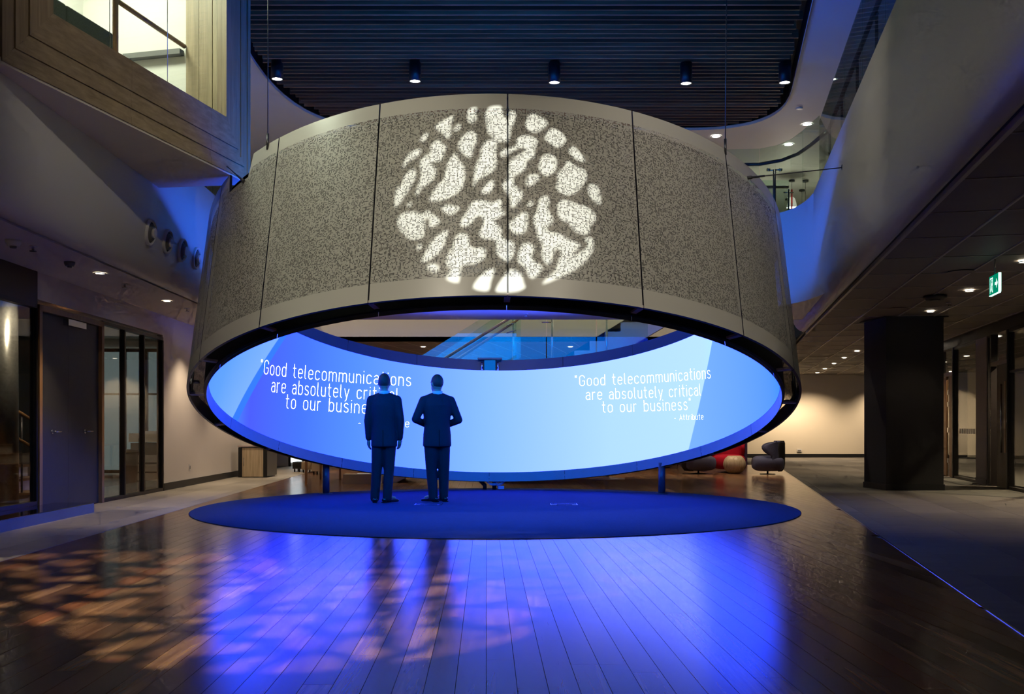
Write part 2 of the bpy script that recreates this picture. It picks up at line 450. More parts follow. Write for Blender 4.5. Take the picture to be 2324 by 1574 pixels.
def tag(o, label=None, cat=None, group=None, kind=None):
    if label: o['label'] = label
    if cat: o['category'] = cat
    if group: o['group'] = group
    if kind: o['kind'] = kind
    return o
def thing(name, label, cat, base, group=None, kind=None):
    o = bpy.data.objects.new(name, None)
    o.empty_display_size = 0.1
    col.objects.link(o); o.location = base; o['_b'] = tuple(Vector(base))
    return tag(o, label, cat, group, kind)
def copy_tree(o, parent=None):
    c = o.copy(); col.objects.link(c); c.parent = parent
    for ch in list(o.children):
        copy_tree(ch, c)
    return c
def piece(name, me, parent, loc):                     # a repeated part that shares its mesh
    o = bpy.data.objects.new(name, me); col.objects.link(o); o.parent = parent
    o.location = Vector(loc) - Vector(parent['_b']); o['_b'] = tuple(Vector(loc))
    return o
def fix_normals(o):
    bm = bmesh.new(); bm.from_mesh(o.data); bmesh.ops.recalc_face_normals(bm, faces=bm.faces); bm.to_mesh(o.data); bm.free(); return o
def bevel(o, w=0.006, seg=2):
    m = o.modifiers.new('bevel', 'BEVEL'); m.width = w; m.segments = seg; m.limit_method = 'ANGLE'; m.angle_limit = R(40); return o
def clip(poly, nx, ny, d):                            # keep nx*x + ny*y <= d
    out = []
    for i, p in enumerate(poly):
        q = poly[(i + 1) % len(poly)]
        a, b = nx * p[0] + ny * p[1] - d, nx * q[0] + ny * q[1] - d
        if a <= 0: out.append(p)
        if (a < 0 < b) or (b < 0 < a):
            t = a / (a - b); out.append((p[0] + t * (q[0] - p[0]), p[1] + t * (q[1] - p[1])))
    return out
def area2(p):
    return abs(sum(p[i][0] * p[(i + 1) % len(p)][1] - p[(i + 1) % len(p)][0] * p[i][1] for i in range(len(p)))) / 2

# ------------------------------------------------------------------ floor
CARPET_C, CARPET_R = Vector((-0.207, 13.231, 0)), 3.907
fl = MB().box((2, 20, -0.06), (40, 44, 0.096)).build('floor', 'grout')
tag(fl, 'timber strip floor between charcoal carpet tile and grey tile margins', 'floor', kind='structure')

def wedge(poly, z0=-0.012, z1=0.0, base=(0, 0, 0)):
    return MB().prism(poly, z0, z1)
WL = (-1.0, -0.0506, 3.61)                            # timber lies right of this line
WR = (1.0, -0.212, 1.52)                              # and left of this one
planks = []
PW = 0.125
for i in range(-48, 66):
    a0 = i * PW
    b = 1.5 + random.random() * 1.2
    while b < 27.5:
        ln = random.choice((1.2, 1.8, 2.4))
        q = [LW(a0 + 0.0012, b + 0.001), LW(a0 + PW - 0.0012, b + 0.001), LW(a0 + PW - 0.0012, b + ln - 0.001), LW(a0 + 0.0012, b + ln - 0.001)]
        poly = [(p.x, p.y) for p in q]
        full = area2(poly)
        poly = clip(clip(poly, *WL), *WR)
        cxy = LW(a0 + PW / 2, b + ln / 2)
        inside = all((Vector((p[0], p[1], 0)) - CARPET_C).length < CARPET_R - 0.1 for p in poly) if poly else True
        if len(poly) >= 3 and area2(poly) > 0.01 and not inside:
            cy = sum(p[1] for p in poly) / len(poly); cx_ = sum(p[0] for p in poly) / len(poly)
            seen = cy > 3.0 and abs(cx_ / cy) < 0.56
            planks.append((0 if seen else 1, -area2(poly) / max(cy, 1) ** 3, poly, area2(poly) > full - 1e-4, ln, (a0, b)))
        b += ln
planks.sort(key=lambda t: (t[0], t[1]))
share = {}
rest = MB()
for k, (sn, _, poly, whole, ln, (a0, b)) in enumerate(planks):
    if k < 298 and sn == 0:
        if whole:
            if ln not in share:
                o0 = LW(0, 0)
                share[ln] = wedge([(p.x, p.y) for p in (LW(0.0012, 0.001), LW(PW - 0.0012, 0.001), LW(PW - 0.0012, ln - 0.001), LW(0.0012, ln - 0.001))]).mesh('plank', 'plank')
            piece('plank', share[ln], fl, LW(a0, b))
        else:
            wedge(poly).build('plank', 'plank', fl)
    else:
        rest.prism(poly, -0.012, 0.0)
tag(rest.build('far_planks', 'plank2', fl), kind='stuff')

# grey tiles on the left, carpet tiles on the right
def tile_field(F, name, m, arange, brange, ta, tb, clips, stagger=0.0):
    shared = wedge([(p.x, p.y) for p in (F(0.001, 0.001), F(ta - 0.001, 0.001), F(ta - 0.001, tb - 0.001), F(0.001, tb - 0.001))]).mesh(name, m)
    i = 0; a = arange[0]
    while a < arange[1]:
        b = brange[0] + (stagger * tb if i % 2 else 0)
        while b < brange[1]:
            q = [F(a + 0.001, b + 0.001), F(a + ta - 0.001, b + 0.001), F(a + ta - 0.001, b + tb - 0.001), F(a + 0.001, b + tb - 0.001)]
            poly = [(p.x, p.y) for p in q]; full = area2(poly)
            for c in clips: poly = clip(poly, *c)
            if len(poly) >= 3 and area2(poly) > 0.005:
                cy = sum(p[1] for p in poly) / len(poly); cx_ = sum(p[0] for p in poly) / len(poly)
                if abs(cx_) / max(cy, .1) < 0.75:
                    if area2(poly) > full - 1e-4: piece(name, shared, fl, F(a, b))
                    else: wedge(poly).build(name, m, fl)
            b += tb
        a += ta; i += 1
LWALL = -5.38
tile_field(LW, 'floor_tile', 'stone', (-5.4, -3.0), (5, 27), 0.6, 1.2, [(1.0, 0.0506, -3.622)], 0.5)
tile_field(RW, 'carpet_tile', 'ctile', (1.2, 5.0), (3.4, 36), 0.6, 1.2, [(-1.0, 0.212, -1.532)], 0.5)
tr = MB().hexa([Vector((1.52 + 0.212 * y + dx, y, z)) for z in (-0.01, 0.003) for (y, dx) in ((3, 0), (3, 0.012), (26, 0.012), (26, 0))])
tag(tr.build('trim_1', 'steel'), 'thin metal strip where the timber meets the carpet tiles', 'trim', kind='structure')

cp = MB().lathe([(CARPET_R, 0.0005), (CARPET_R, 0.005), (CARPET_R - 0.01, 0.008)], CARPET_C, 160).build('round_carpet', 'carpet', base=CARPET_C)
tag(cp, 'large round navy carpet on the timber floor beneath the tilted ring', 'carpet')

# ------------------------------------------------------------------ lower ceilings and bulkheads
def profile(side):
    """bulkhead section: offset from the shadow slot towards the void, height"""
    pr = [(0.05, ZC + 0.12), (0.05, ZC)]
    pr += [(0.05 + 0.05 * k / 2, ZC) for k in (1, 2)]
    for k in range(1, 11):
        t = k / 10 * PI / 2
        pr.append((0.10 + 0.27 * math.sin(t), ZC + 0.72 * (1 - math.cos(t))))
    pr += [(0.37, 4.0), (0.37, ZT), (0.12, ZT)]
    return pr
SLOT_L, SLOT_R = -4.37, 1.813
FL_, FR_ = SLOT_L + 0.37, SLOT_R - 0.37
rows = [[LW(SLOT_L + o, b, z) for (o, z) in profile(0)] for b in (1, 4, 7, 10, 13, 16, 17.0)]
o = fix_normals(MB().grid(rows).build('wall_left_bulkhead', 'fascia'))
tag(o, 'curved grey bulkhead above the left shadow slot, under the timber pod', 'wall', kind='structure')
rows = [[RW(SLOT_R - o, b, z) for (o, z) in profile(1)] for b in (1, 4, 7, 10, 13, 16.38)]
o = fix_normals(MB().grid(rows).build('wall_right_bulkhead', 'fascia'))
tag(o, 'long curved grey bulkhead rising to the right above the shadow slot', 'wall', kind='structure')
# lower part of the right bulkhead goes on under the bridge
rows = [[RW(SLOT_R - o, b, z) for (o, z) in profile(1)[:10]] for b in (16.38, 18, 20.0)]
o = fix_normals(MB().grid(rows).build('wall_right_bulkhead_end', 'fascia'))
tag(o, 'far end of the right bulkhead below the bridge soffit', 'wall', kind='structure')
# bridge with rounded corner
BY0, BY1, BZ0 = 16.1, 17.9, 3.0
pR = RW(FR_, 15.75); pL = LW(FL_, 16.1)
path = [pL + Vector((0, -0.4, 0)), Vector((pL.x + 0.05, BY0 - 0.15, 0)), Vector((pL.x + 0.25, BY0 - 0.02, 0)), Vector((pL.x + 0.6, BY0, 0))]
c0 = RW(FR_, 15.05); corner = Vector((RW(FR_, 16.1).x, BY0, 0)); e0 = Vector((corner.x - 0.9, BY0, 0))
for k in range(0, 11):
    t = k / 10
    path.append((1 - t) ** 2 * e0 + 2 * t * (1 - t) * corner + t * t * c0)
def sec_off(z):
    return .37 if z >= ZC + .72 else .10 + .27 * math.sin(math.acos(max(-1, 1 - (z - ZC) / .72)))
def corner_pt(i, z):
    w_ = max(0, (i - 4) / 10) ** 2; p = path[i]; k = (.37 - sec_off(z)) * w_
    return Vector((p.x + RC * k, p.y - RS * k, z))
rows = [[corner_pt(i, z) for z in (BZ0, 3.08, 3.18, 3.3, 3.45, 3.64, 4.0, ZT)] for i in range(len(path))]
xl, xr = LW(SLOT_L, 16).x, RW(SLOT_R, 16.4).x
mb = MB().grid(rows)
soff = [corner_pt(i, BZ0) for i in range(len(path))] + [Vector((RW(SLOT_R, 14.9).x, RW(SLOT_R, 14.9).y, BZ0)), Vector((RW(SLOT_R, 16.6).x, RW(SLOT_R, 16.6).y, BZ0)), Vector((xr + 0.55, BY1, BZ0)), Vector((xl - 0.2, BY1, BZ0)), Vector((xl - 0.2, 15.7, BZ0))]
mb.add(soff, [tuple(range(len(soff)))])
mb.add([(xl - 0.2, BY1, BZ0), (xr + 0.55, BY1, BZ0), (xr + 0.55, BY1, ZT), (xl - 0.2, BY1, ZT)], [(0, 1, 2, 3)])
mb.add([Vector((p.x, p.y, ZT)) for p in path] + [Vector((xr + 0.55, BY1, ZT)), Vector((xl - 0.2, BY1, ZT))], [tuple(range(len(path) + 2))])
o = mb.build('wall_back_bridge', 'fascia')
tag(o, 'smooth bridge bulkhead closing the back of the void behind the ring', 'wall', kind='structure')

# lower ceilings
o = MB().fbox(LW, -9.5, SLOT_L, 2, 28, ZC, ZC + 0.1).build('ceiling', 'plaster')
tag(o, 'plain plaster soffit over the left walkway', 'ceiling', kind='structure')
lc = o
o = MB().fbox(LW, SLOT_L, SLOT_L + 0.06, 2, 17, ZC + 0.03, ZC + 0.05).build('trim_2', 'black')
tag(o, 'black shadow slot along the left soffit edge', 'trim', kind='structure')
o = MB().fbox(RW, SLOT_R - 0.075, SLOT_R + 0.02, 2, 20.5, ZC + 0.03, ZC + 0.05).build('trim_3', 'black')
tag(o, 'black shadow slot along the right ceiling edge', 'trim', kind='structure')
# right hand suspended ceiling: tiles and tee bars
rc = MB().fbox(RW, SLOT_R, 12, 2, 37, ZC + 0.06, ZC + 0.12).build('ceiling', 'black')
tag(rc, 'suspended ceiling of perforated tiles over the right wing', 'ceiling', kind='structure')
tm = MB().fbox(RW, 0.006, 0.594, 0.004, 1.196, 0, 0.02).mesh('ceiling_tile', 'ceiltile')
edge = MB().fbox(RW, SLOT_R, SLOT_R + 0.035, 2, 20.5, ZC - 0.012, ZC + 0.06).build('edge_trim', 'tee', rc)
A0 = SLOT_R + 0.035
for i in range(6):
    for j in range(27):
        a, b = A0 + i * 0.6, 4.4 + j * 1.2
        c = RW(a + .3, b + .6)
        if abs(c.x / c.y) < 0.66 and a < 5.2:
            piece('ceiling_tile', tm, rc, RW(a, b, ZC + 0.004))
for i in range(1, 7):
    MB().fbox(RW, A0 + i * 0.6 - 0.010, A0 + i * 0.6 + 0.010, 4, 36, ZC - 0.008, ZC + 0.02).build('tee_bar', 'tee', rc)
ct = MB().fbox(RW, 0, 3.3, -0.006, 0.006, 0, 0.02).mesh('cross_tee', 'tee')
for j in range(27):
    piece('cross_tee', ct, rc, RW(A0, 4.4 + j * 1.2, ZC - 0.002))
# ceiling beyond the stair void
o = MB().prism([(-5.6, 21.5), (RW(SLOT_R, 21.6).x, 21.5), (RW(SLOT_R, 36).x, 35.5), (-7, 35.5)], ZC, ZC + 0.1).build('ceiling', 'farceil')
tag(o, 'far suspended ceiling seen through the ring beyond the stair', 'ceiling', kind='structure')
o = MB().box((-0.3, 21.55, 3.75), (11.4, 0.1, 1.66)).build('wall_far_bulkhead', 'cream')
tag(o, 'cream bulkhead beyond the stair seen through the ring', 'wall', kind='structure')

# ------------------------------------------------------------------ upper storey shell
# level two floor slabs (beyond the void) and outer walls
o = MB().prism([(RW(FR_ + .3, 2).x, RW(FR_ + .3, 2).y), (14, 2), (14, 29), (5.8, 29), (5.8, 18), (RW(FR_ + .3, 16.5).x, 16.5)], 4.2, 4.30).build('floor_upper', 'ctile')
tag(o, 'upper storey floor slab behind the right bulkhead', 'floor', kind='structure')
o = MB().prism([(-12, 11.9), (LW(FL_ - .3, 12).x, 11.9), (LW(FL_ - .3, 17).x, 17), (-4.7, 29), (-12, 29)], 4.2, 4.30).build('floor_upper', 'ctile')
tag(o, 'upper storey floor slab behind the left bulkhead', 'floor', kind='structure')
o = MB().prism([(-6, 21.6), (6, 21.6), (6, 29), (-6, 29)], 4.2, 4.30).build('floor_upper', 'ctile')
tag(o, 'upper storey floor slab beyond the stair void', 'floor', kind='structure')
o = MB().box((1, 29, 5.7), (26, 0.1, 3.2)).build('wall_back_upper', 'greenwall')
tag(o, 'pale lit wall at the back of the upper storey', 'wall', kind='structure')
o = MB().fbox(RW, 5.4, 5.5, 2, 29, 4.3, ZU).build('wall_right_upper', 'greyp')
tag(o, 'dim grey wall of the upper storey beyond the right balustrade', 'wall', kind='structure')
o = MB().fbox(LW, -8.1, -8.0, 11, 29, 4.3, ZU).build('wall_left_upper', 'white')
tag(o, 'white wall of the upper storey left of the ring', 'wall', kind='structure')

# atrium ceiling: white plaster with a round-cornered opening full of dark battens
def opening():
    pts = []
    xL = lambda y: -3.78 - LS * y
    xR = lambda y: 1.40 + 0.2023 * y
    yb = 19.85
    pts.append(Vector((xL(1.0), 1.0)))
    pl0, pl1 = Vector((xL(16.3), 16.3)), Vector((xL(yb) + 1.9, yb)); cl = Vector((xL(yb) + 0.05, yb))
    for k in range(13):
        t = k / 12; pts.append((1 - t) ** 2 * pl0 + 2 * t * (1 - t) * cl + t * t * pl1)
    pr0, pr1 = Vector((xR(yb) - 1.9, yb)), Vector((xR(17.6), 17.6)); cr = Vector((xR(yb), yb))
    for k in range(13):
        t = k / 12; pts.append((1 - t) ** 2 * pr0 + 2 * t * (1 - t) * cr + t * t * pr1)
    pts.append(Vector((xR(1.0), 1.0)))
    return pts
OP = opening()
cen = Vector((0.0, 12.0))
def to_rect(p):
    d = p - cen; t = 1e9
    for v, lo, hi in ((d.x, -13 - cen.x, 14 - cen.x), (d.y, -4 - cen.y, 29 - cen.y)):
        if v > 1e-6: t = min(t, hi / v)
        elif v < -1e-6: t = min(t, lo / v)
    return cen + d * t
dense = []
for i, p in enumerate(OP):
    q = OP[(i + 1) % len(OP)]
    n = 14 if (q - p).length > 3 else 1
    dense += [p + (q - p) * (k / n) for k in range(n)]
mb = MB(); n = len(dense)
vs = [(p.x, p.y, ZU) for p in dense] + [(to_rect(p).x, to_rect(p).y, ZU) for p in dense]
mb.add(vs, [(i, (i + 1) % n, n + (i + 1) % n, n + i) for i in range(n)])
tag(mb.build('ceiling', 'white'), 'white plaster ceiling margin round the batten ceiling', 'ceiling', kind='structure')
bt = thing('ceiling', 'dark timber batten ceiling with rounded corners above the ring', 'ceiling', (0, 12, ZU), kind='structure')
mb = MB()
mb.add([(p.x, p.y, ZU) for p in dense] + [(p.x, p.y, ZU + 0.35) for p in dense], [(i, (i + 1) % n, n + (i + 1) % n, n + i) for i in range(n)])
mb.add([(p.x, p.y, ZU + 0.35) for p in dense], [tuple(range(n))])
mb.build('recess', 'black', bt)
lip = MB()
lip.add([(p.x, p.y, ZU - 0.05) for p in dense] + [(p.x, p.y, ZU + 0.01) for p in dense], [(i, (i + 1) % n, n + (i + 1) % n, n + i) for i in range(n)])
lip.build('edge_trim', 'white', bt)
y = 19.66
def chord(y, inset=0.10):
    xs = []
    for i, p in enumerate(dense):
        q = dense[(i + 1) % n]
        if (p.y - y) * (q.y - y) < 0:
            xs.append(p.x + (y - p.y) / (q.y - p.y) * (q.x - p.x))
    return (min(xs) + inset, max(xs) - inset) if len(xs) >= 2 else None
while y > 8:
    c = chord(y, 0.06 + 0.14 * random.random())
    if c:
        MB().box(((c[0] + c[1]) / 2, y, ZU + 0.05), (c[1] - c[0], 0.036, 0.13)).build('batten', 'slat', bt, base=None)
    y -= 0.17

# ------------------------------------------------------------------ the tilted media ring
RC0 = Vector((-0.2174, 13.08, 1.2138))
RT = 0.282
RN = Vector((0.0, math.sin(RT), math.cos(RT)))
RU = Vector((1, 0, 0))
RV = Vector((0, math.cos(RT), -math.sin(RT)))
RB_, RTOP, RIN = 3.889, 3.815, 3.641
def rp(t, s, r):                                     # angle (deg), height along the axis, radius
    return RC0 + RN * s + r * (math.cos(R(t)) * RU + math.sin(R(t)) * RV)
def htop(t): return 2.195 - 0.05 * math.sin(R(t))
def rout(s): return RB_ + (RTOP - RB_) * s / 2.2
ring = thing('media_ring', 'huge tilted ring clad in perforated grey panels with a wraparound blue screen inside', 'media installation', (RC0.x, RC0.y, 0.0))
def curved(t0, t1, s0, s1, r0, r1, nt, ns, flip=False):
    rows = []
    for i in range(nt + 1):
        t = t0 + (t1 - t0) * i / nt
        rows.append([rp(t, s0 + (s1 - s0) * j / ns, r0 + (r1 - r0) * j / ns) for j in range(ns + 1)])
    return rows
SEAM = -87.4
def notch(t):                                        # the cladding is cut away to clear the timber pod
    tt = ((t + 180) % 360) - 180
    if -142.6 < tt < -134.6:
        return 1.96
    return None
for k in range(18):
    t0, t1 = SEAM + 20 * k + 0.12, SEAM + 20 * (k + 1) - 0.12
    nt = 20
    ts = [t0 + (t1 - t0) * i / nt for i in range(nt + 1)]
    me = bpy.data.meshes.new('cladding_panel')
    bm = bmesh.new(); uvl = bm.loops.layers.uv.new('UVMap'); fld = bm.verts.layers.float.new('field')
    def sl(t):
        h = notch(t) or htop(t)
        return [0.0, 0.02, 0.04, 0.21, 0.2101, 0.6, 1.0, 1.4, min(1.9, h - 0.07), h - 0.33 if h > 2.05 else h - 0.02, 0, h - 0.025, h]
    grid = []
    for i, t in enumerate(ts):
        h = notch(t) or htop(t)
        cut = notch(t) is not None
        top_plain = h - (0.004 if cut else 0.17)
        ss = [0.0, 0.2, 0.2002, 0.7, 1.2, 1.6, top_plain - 0.0002, top_plain, h]
        fv = [0, 0, 1, 1, 1, 1, 1, 0, 0]
        margin = i == 0 or i == nt
        rowv = []
        for s, f in zip(ss, fv):
            v = bm.verts.new(rp(t, s, rout(s)) - Vector(ring['_b'])); v[fld] = f
            rowv.append((v, (R(t) * 3.85, s)))
        grid.append(rowv)
    for i in range(nt):
        for j in range(8):
            q = [grid[i][j], grid[i + 1][j], grid[i + 1][j + 1], grid[i][j + 1]]
            f = bm.faces.new([x[0] for x in q]); f.smooth = True
            for lp, x in zip(f.loops, q): lp[uvl].uv = x[1]
    # folded returns on the two ends and along top and bottom
    def ret(line):
        line = [bm.verts.new(v.co) for v in line]
        inner = [bm.verts.new(v.co + (Vector(ring['_b']) + v.co - RC0 - RN * ((Vector(ring['_b']) + v.co - RC0).dot(RN))).normalized() * -0.03) for v in line]
        for a in range(len(line) - 1):
            bm.faces.new([line[a], line[a + 1], inner[a + 1], inner[a]])
    ret([x[0] for x in grid[0]][::-1]); ret([x[0] for x in grid[-1]])
    ret([g[0][0] for g in grid]); ret([g[-1][0] for g in grid][::-1])
    bm.to_mesh(me); bm.free()
    me.materials.append(MT['perf'])
    po = bpy.data.objects.new('cladding_panel', me); col.objects.link(po); po.parent = ring; po['_b'] = ring['_b']
    # dark backing strip behind the joint
    tj = SEAM + 20 * k
    MB().grid([[rp(tj - .35, s, rout(s) - .034) for s in (0.02, 1.0, 1.9)], [rp(tj + .35, s, rout(s) - .034) for s in (0.02, 1.0, 1.9)]]).build('joint_strip', 'black', ring)
    # radial bracket at the joint, seen from below
    b = MB()
    p0, p1 = rp(tj, 0.03, RIN + 0.03), rp(tj, 0.02, RB_ - 0.01)
    tg = (rp(tj + .5, 0, RB_) - rp(tj, 0, RB_)).normalized()
    b.hexa([p0 - tg * .03 - RN * .012, p0 + tg * .03 - RN * .012, p1 + tg * .03 - RN * .012, p1 - tg * .03 - RN * .012,
            p0 - tg * .03 + RN * .012, p0 + tg * .03 + RN * .012, p1 + tg * .03 + RN * .012, p1 - tg * .03 + RN * .012])
    br = b.build('bracket', 'bracket', ring)
    b = MB()
    for e in (-1.4, 1.4):
        q0, q1 = rp(tj + e, 0.03, RB_ - 0.035), rp(tj + e, 0.30, RB_ - 0.04)
        b.hexa([q0 - tg * .03, q0 + tg * .03, q0 + tg * .03 + RN * .3, q0 - tg * .03 + RN * .3] + [x - (q0 - RC0).normalized() * .01 for x in (q0 - tg * .03, q0 + tg * .03, q0 + tg * .03 + RN * .3, q0 - tg * .03 + RN * .3)])
    b.build('angle_plate', 'darksteel', br)
    # inner trim below and above the screen
    MB().grid(curved(SEAM + 20 * k + .05, SEAM + 20 * (k + 1) - .05, -0.047, 0.107, RIN + .012, RIN + .004, 10, 1)).build('lower_trim', 'skirt', ring)
    MB().grid(curved(SEAM + 20 * k + .05, SEAM + 20 * (k + 1) - .05, 1.909, 2.10, RIN, RIN, 10, 1)).build('upper_trim', 'ringtop', ring)
# screen
me = bpy.data.meshes.new('screen'); bm = bmesh.new(); uvl = bm.loops.layers.uv.new('UVMap')
NS = 180
g = [[bm.verts.new(rp(-90 + 360 * i / NS, s, RIN) - Vector(ring['_b'])) for s in (0.107, 1.0, 1.909)] for i in range(NS)]
for i in range(NS):
    for j in range(2):
        q = [g[i][j], g[i][j + 1], g[(i + 1) % NS][j + 1], g[(i + 1) % NS][j]]
        f = bm.faces.new(q); f.smooth = True
        ang = [-90 + 360 * i / NS, -90 + 360 * i / NS, -90 + 360 * (i + 1) / NS, -90 + 360 * (i + 1) / NS]
        vv = [j / 2, (j + 1) / 2, (j + 1) / 2, j / 2]
        for lp, a, v in zip(f.loops, ang, vv): lp[uvl].uv = (a, v)
bm.to_mesh(me); bm.free(); me.materials.append(MT['screen'])
scr = bpy.data.objects.new('screen', me); col.objects.link(scr); scr.parent = ring; scr['_b'] = ring['_b']
scr['label'] = 'wraparound LED screen glowing blue with a white quotation'
# cabinet backs, top cap
MB().grid(curved(-180, 180, 0.0, 2.08, RIN + .05, RIN + .05, 120, 1)).build('cabinet_back', 'black', ring)
MB().grid([[rp(-180 + 3 * i, 0.0, RIN + .012), rp(-180 + 3 * i, 0.0, RIN + .05)] for i in range(121)]).build('cabinet_base', 'black', ring)
MB().grid([[rp(-180 + 3 * i, 2.10, RIN), rp(-180 + 3 * i, 2.06, RTOP - .035)] for i in range(121)]).build('top_cap', 'black', ring)
# round vents and drivers hanging in the open underside
for t in (167, 196, 9, -4):
    c = rp(t, 0.10, (RIN + RB_) / 2 + .02)
    MB().lathe([(0.03, -.006), (0.04, 0), (0.04, .02)], c, 16, RN).build('fan', 'darksteel', ring)
# steel posts to the floor
for (x, yy) in ((-2.93, 15.62), (2.36, 15.62)):
    sft = 0.05
    post = MB().tube([(x, yy, 0.008), (x, yy, 0.50)], 0.054, 20).build('post', 'bluepost', ring)
    MB().lathe([(0.10, 0.008), (0.10, 0.02), (0.054, 0.022)], (x, yy, 0), 20).build('foot_plate', 'bluepost', post)
cx0 = -0.40
for dx, bend in ((-0.06, -0.22), (0.10, 0.0)):
    MB().tube([(cx0 + dx + bend, 16.75, 0.20), (cx0 + dx + bend * .4, 16.75, 0.17), (cx0 + dx, 16.75, 0.08), (cx0 + dx, 16.75, 0.008)], 0.035, 10).build('foot_strut', 'black', ring)
# hanging rods and stays
for u, v, t, nm in ((608, 322, -130.3, 0), (1649, 333, -47.4, 1)):
    p = rp(t, htop(t) - .03, RTOP)
    top = Vector((p.x + (0.03 if nm else 0.0), p.y + 0.02, ZU + 0.1))
    rod = MB().tube([p, top], 0.006, 6).build('hanger_rod', 'darksteel', ring)
    MB().tube([p - RN * .04, p + Vector((0, 0, .14))], 0.014, 8).build('turnbuckle', 'darksteel', rod)
for (pa, pb) in ((rp(-41, 2.05, RTOP + .01), RW(FR_, 11.77, 4.0)), (rp(-136.5, 1.93, RTOP + .02), Vector((-3.35, 11.5, 4.12)))):
    pa, pb = Vector(pa), Vector(pb)
    st = MB().tube([pa, pb], 0.006, 6).build('stay_cable', 'darksteel', ring)
    d = (pb - pa).normalized()
    MB().tube([pa, pa + d * 0.05, pa + d * .06, pa + d * 0.2], [0.02, 0.02, .013, .011], 8).build('turnbuckle', 'darksteel', st)
    MB().lathe([(0.035, 0), (0.035, 0.012)], pb, 14, d).build('anchor_plate', 'darksteel', st)
# camera clamp on the far upper rim
cb = rp(92.6, 1.985, RIN - .05)
dv = MB().box(cb, (0.19, 0.10, 0.17)).build('sensor', 'blackgloss', ring)
for dx in (-.135, .135):
    MB().tube([cb + Vector((dx, 0, -.09)), cb + Vector((dx, 0, .06))], 0.016, 8).build('clamp', 'steel', dv)
MB().box(cb + Vector((0, .04, .115)), (0.42, .16, .03)).build('tray', 'bluepost', dv)

# --- lettering on the screen: stroke letters bent round the ring, level with the floor
def arc(cx, cy, rx, ry, a0, a1, n=8):
    return [(cx + rx * math.cos(R(a0 + (a1 - a0) * i / n)), cy + ry * math.sin(R(a0 + (a1 - a0) * i / n))) for i in range(n + 1)]
def stad(w, h, y=0.0):
    r = w / 2
    p = arc(r, y + h - r, r, r, 0, 180) + arc(r, y + r, r, r, 180, 360)
    return p + [p[0]]
X = 0.70
GL = {
 'o': (.42, [stad(.42, X)]),
 'G': (.50, [[(.50, .76)] + arc(.25, .75, .25, .25, 0, 180) + arc(.25, .25, .25, .25, 180, 360) + [(.50, .46), (.29, .46)]]),
 'd': (.42, [stad(.42, X), [(.42, 0), (.42, 1)]]),
 'b': (.42, [stad(.42, X), [(0, 0), (0, 1)]]),
 't': (.30, [[(.11, 1), (.11, .17)] + arc(.27, .17, .16, .17, 180, 270, 4), [(0, X), (.28, X)]]),
 'e': (.42, [[(.0, .37), (.42, .37)] + arc(.21, .49, .21, .21, 0, 180) + arc(.21, .21, .21, .21, 180, 325)]),
 'l': (.12, [[(0, 1), (0, .13)] + arc(.12, .13, .12, .13, 180, 270, 4)]),
 'c': (.40, [arc(.21, .49, .21, .21, 25, 180) + arc(.21, .21, .21, .21, 180, 335)]),
 'm': (.70, [[(0, 0), (0, X)], [(0, .5)] + arc(.175, .525, .175, .175, 180, 0) + [(.35, 0)], [(.35, .5)] + arc(.525, .525, .175, .175, 180, 0) + [(.70, 0)]]),
 'n': (.40, [[(0, 0), (0, X)], [(0, .5)] + arc(.20, .50, .20, .20, 180, 0) + [(.40, 0)]]),
 'u': (.40, [[(.40, 0), (.40, X)], [(0, X), (0, .2)] + arc(.20, .20, .20, .20, 180, 360)]),
 'i': (.02, [[(0, 0), (0, X)], [(0, .93), (0, .96)]]),
 'a': (.40, [[(.03, .60)] + arc(.21, .50, .19, .20, 150, 0) + [(.40, 0)], [(.40, .42), (.19, .42)] + arc(.19, .21, .19, .21, 90, 270) + [(.30, .02), (.40, .13)]]),
 's': (.38, [arc(.19, .53, .17, .17, 30, 210, 7) + [(.10, .40), (.28, .32)] + arc(.19, .175, .19, .175, 40, -150, 8)]),
 'r': (.28, [[(0, 0), (0, X)], [(0, .48)] + arc(.20, .50, .20, .20, 180, 75, 5)]),
 'y': (.42, [[(0, X), (.21, .02)], [(.42, X), (.16, -.20), (.08, -.27)]]),
 'A': (.50, [[(0, 0), (.25, 1), (.50, 0)], [(.08, .32), (.42, .32)]]),
 '"': (.16, [[(.0, 1), (.0, .84)], [(.12, 1), (.12, .84)]]),
 '-': (.25, [[(0, .38), (.25, .38)]]),
 ' ': (.26, []),
}
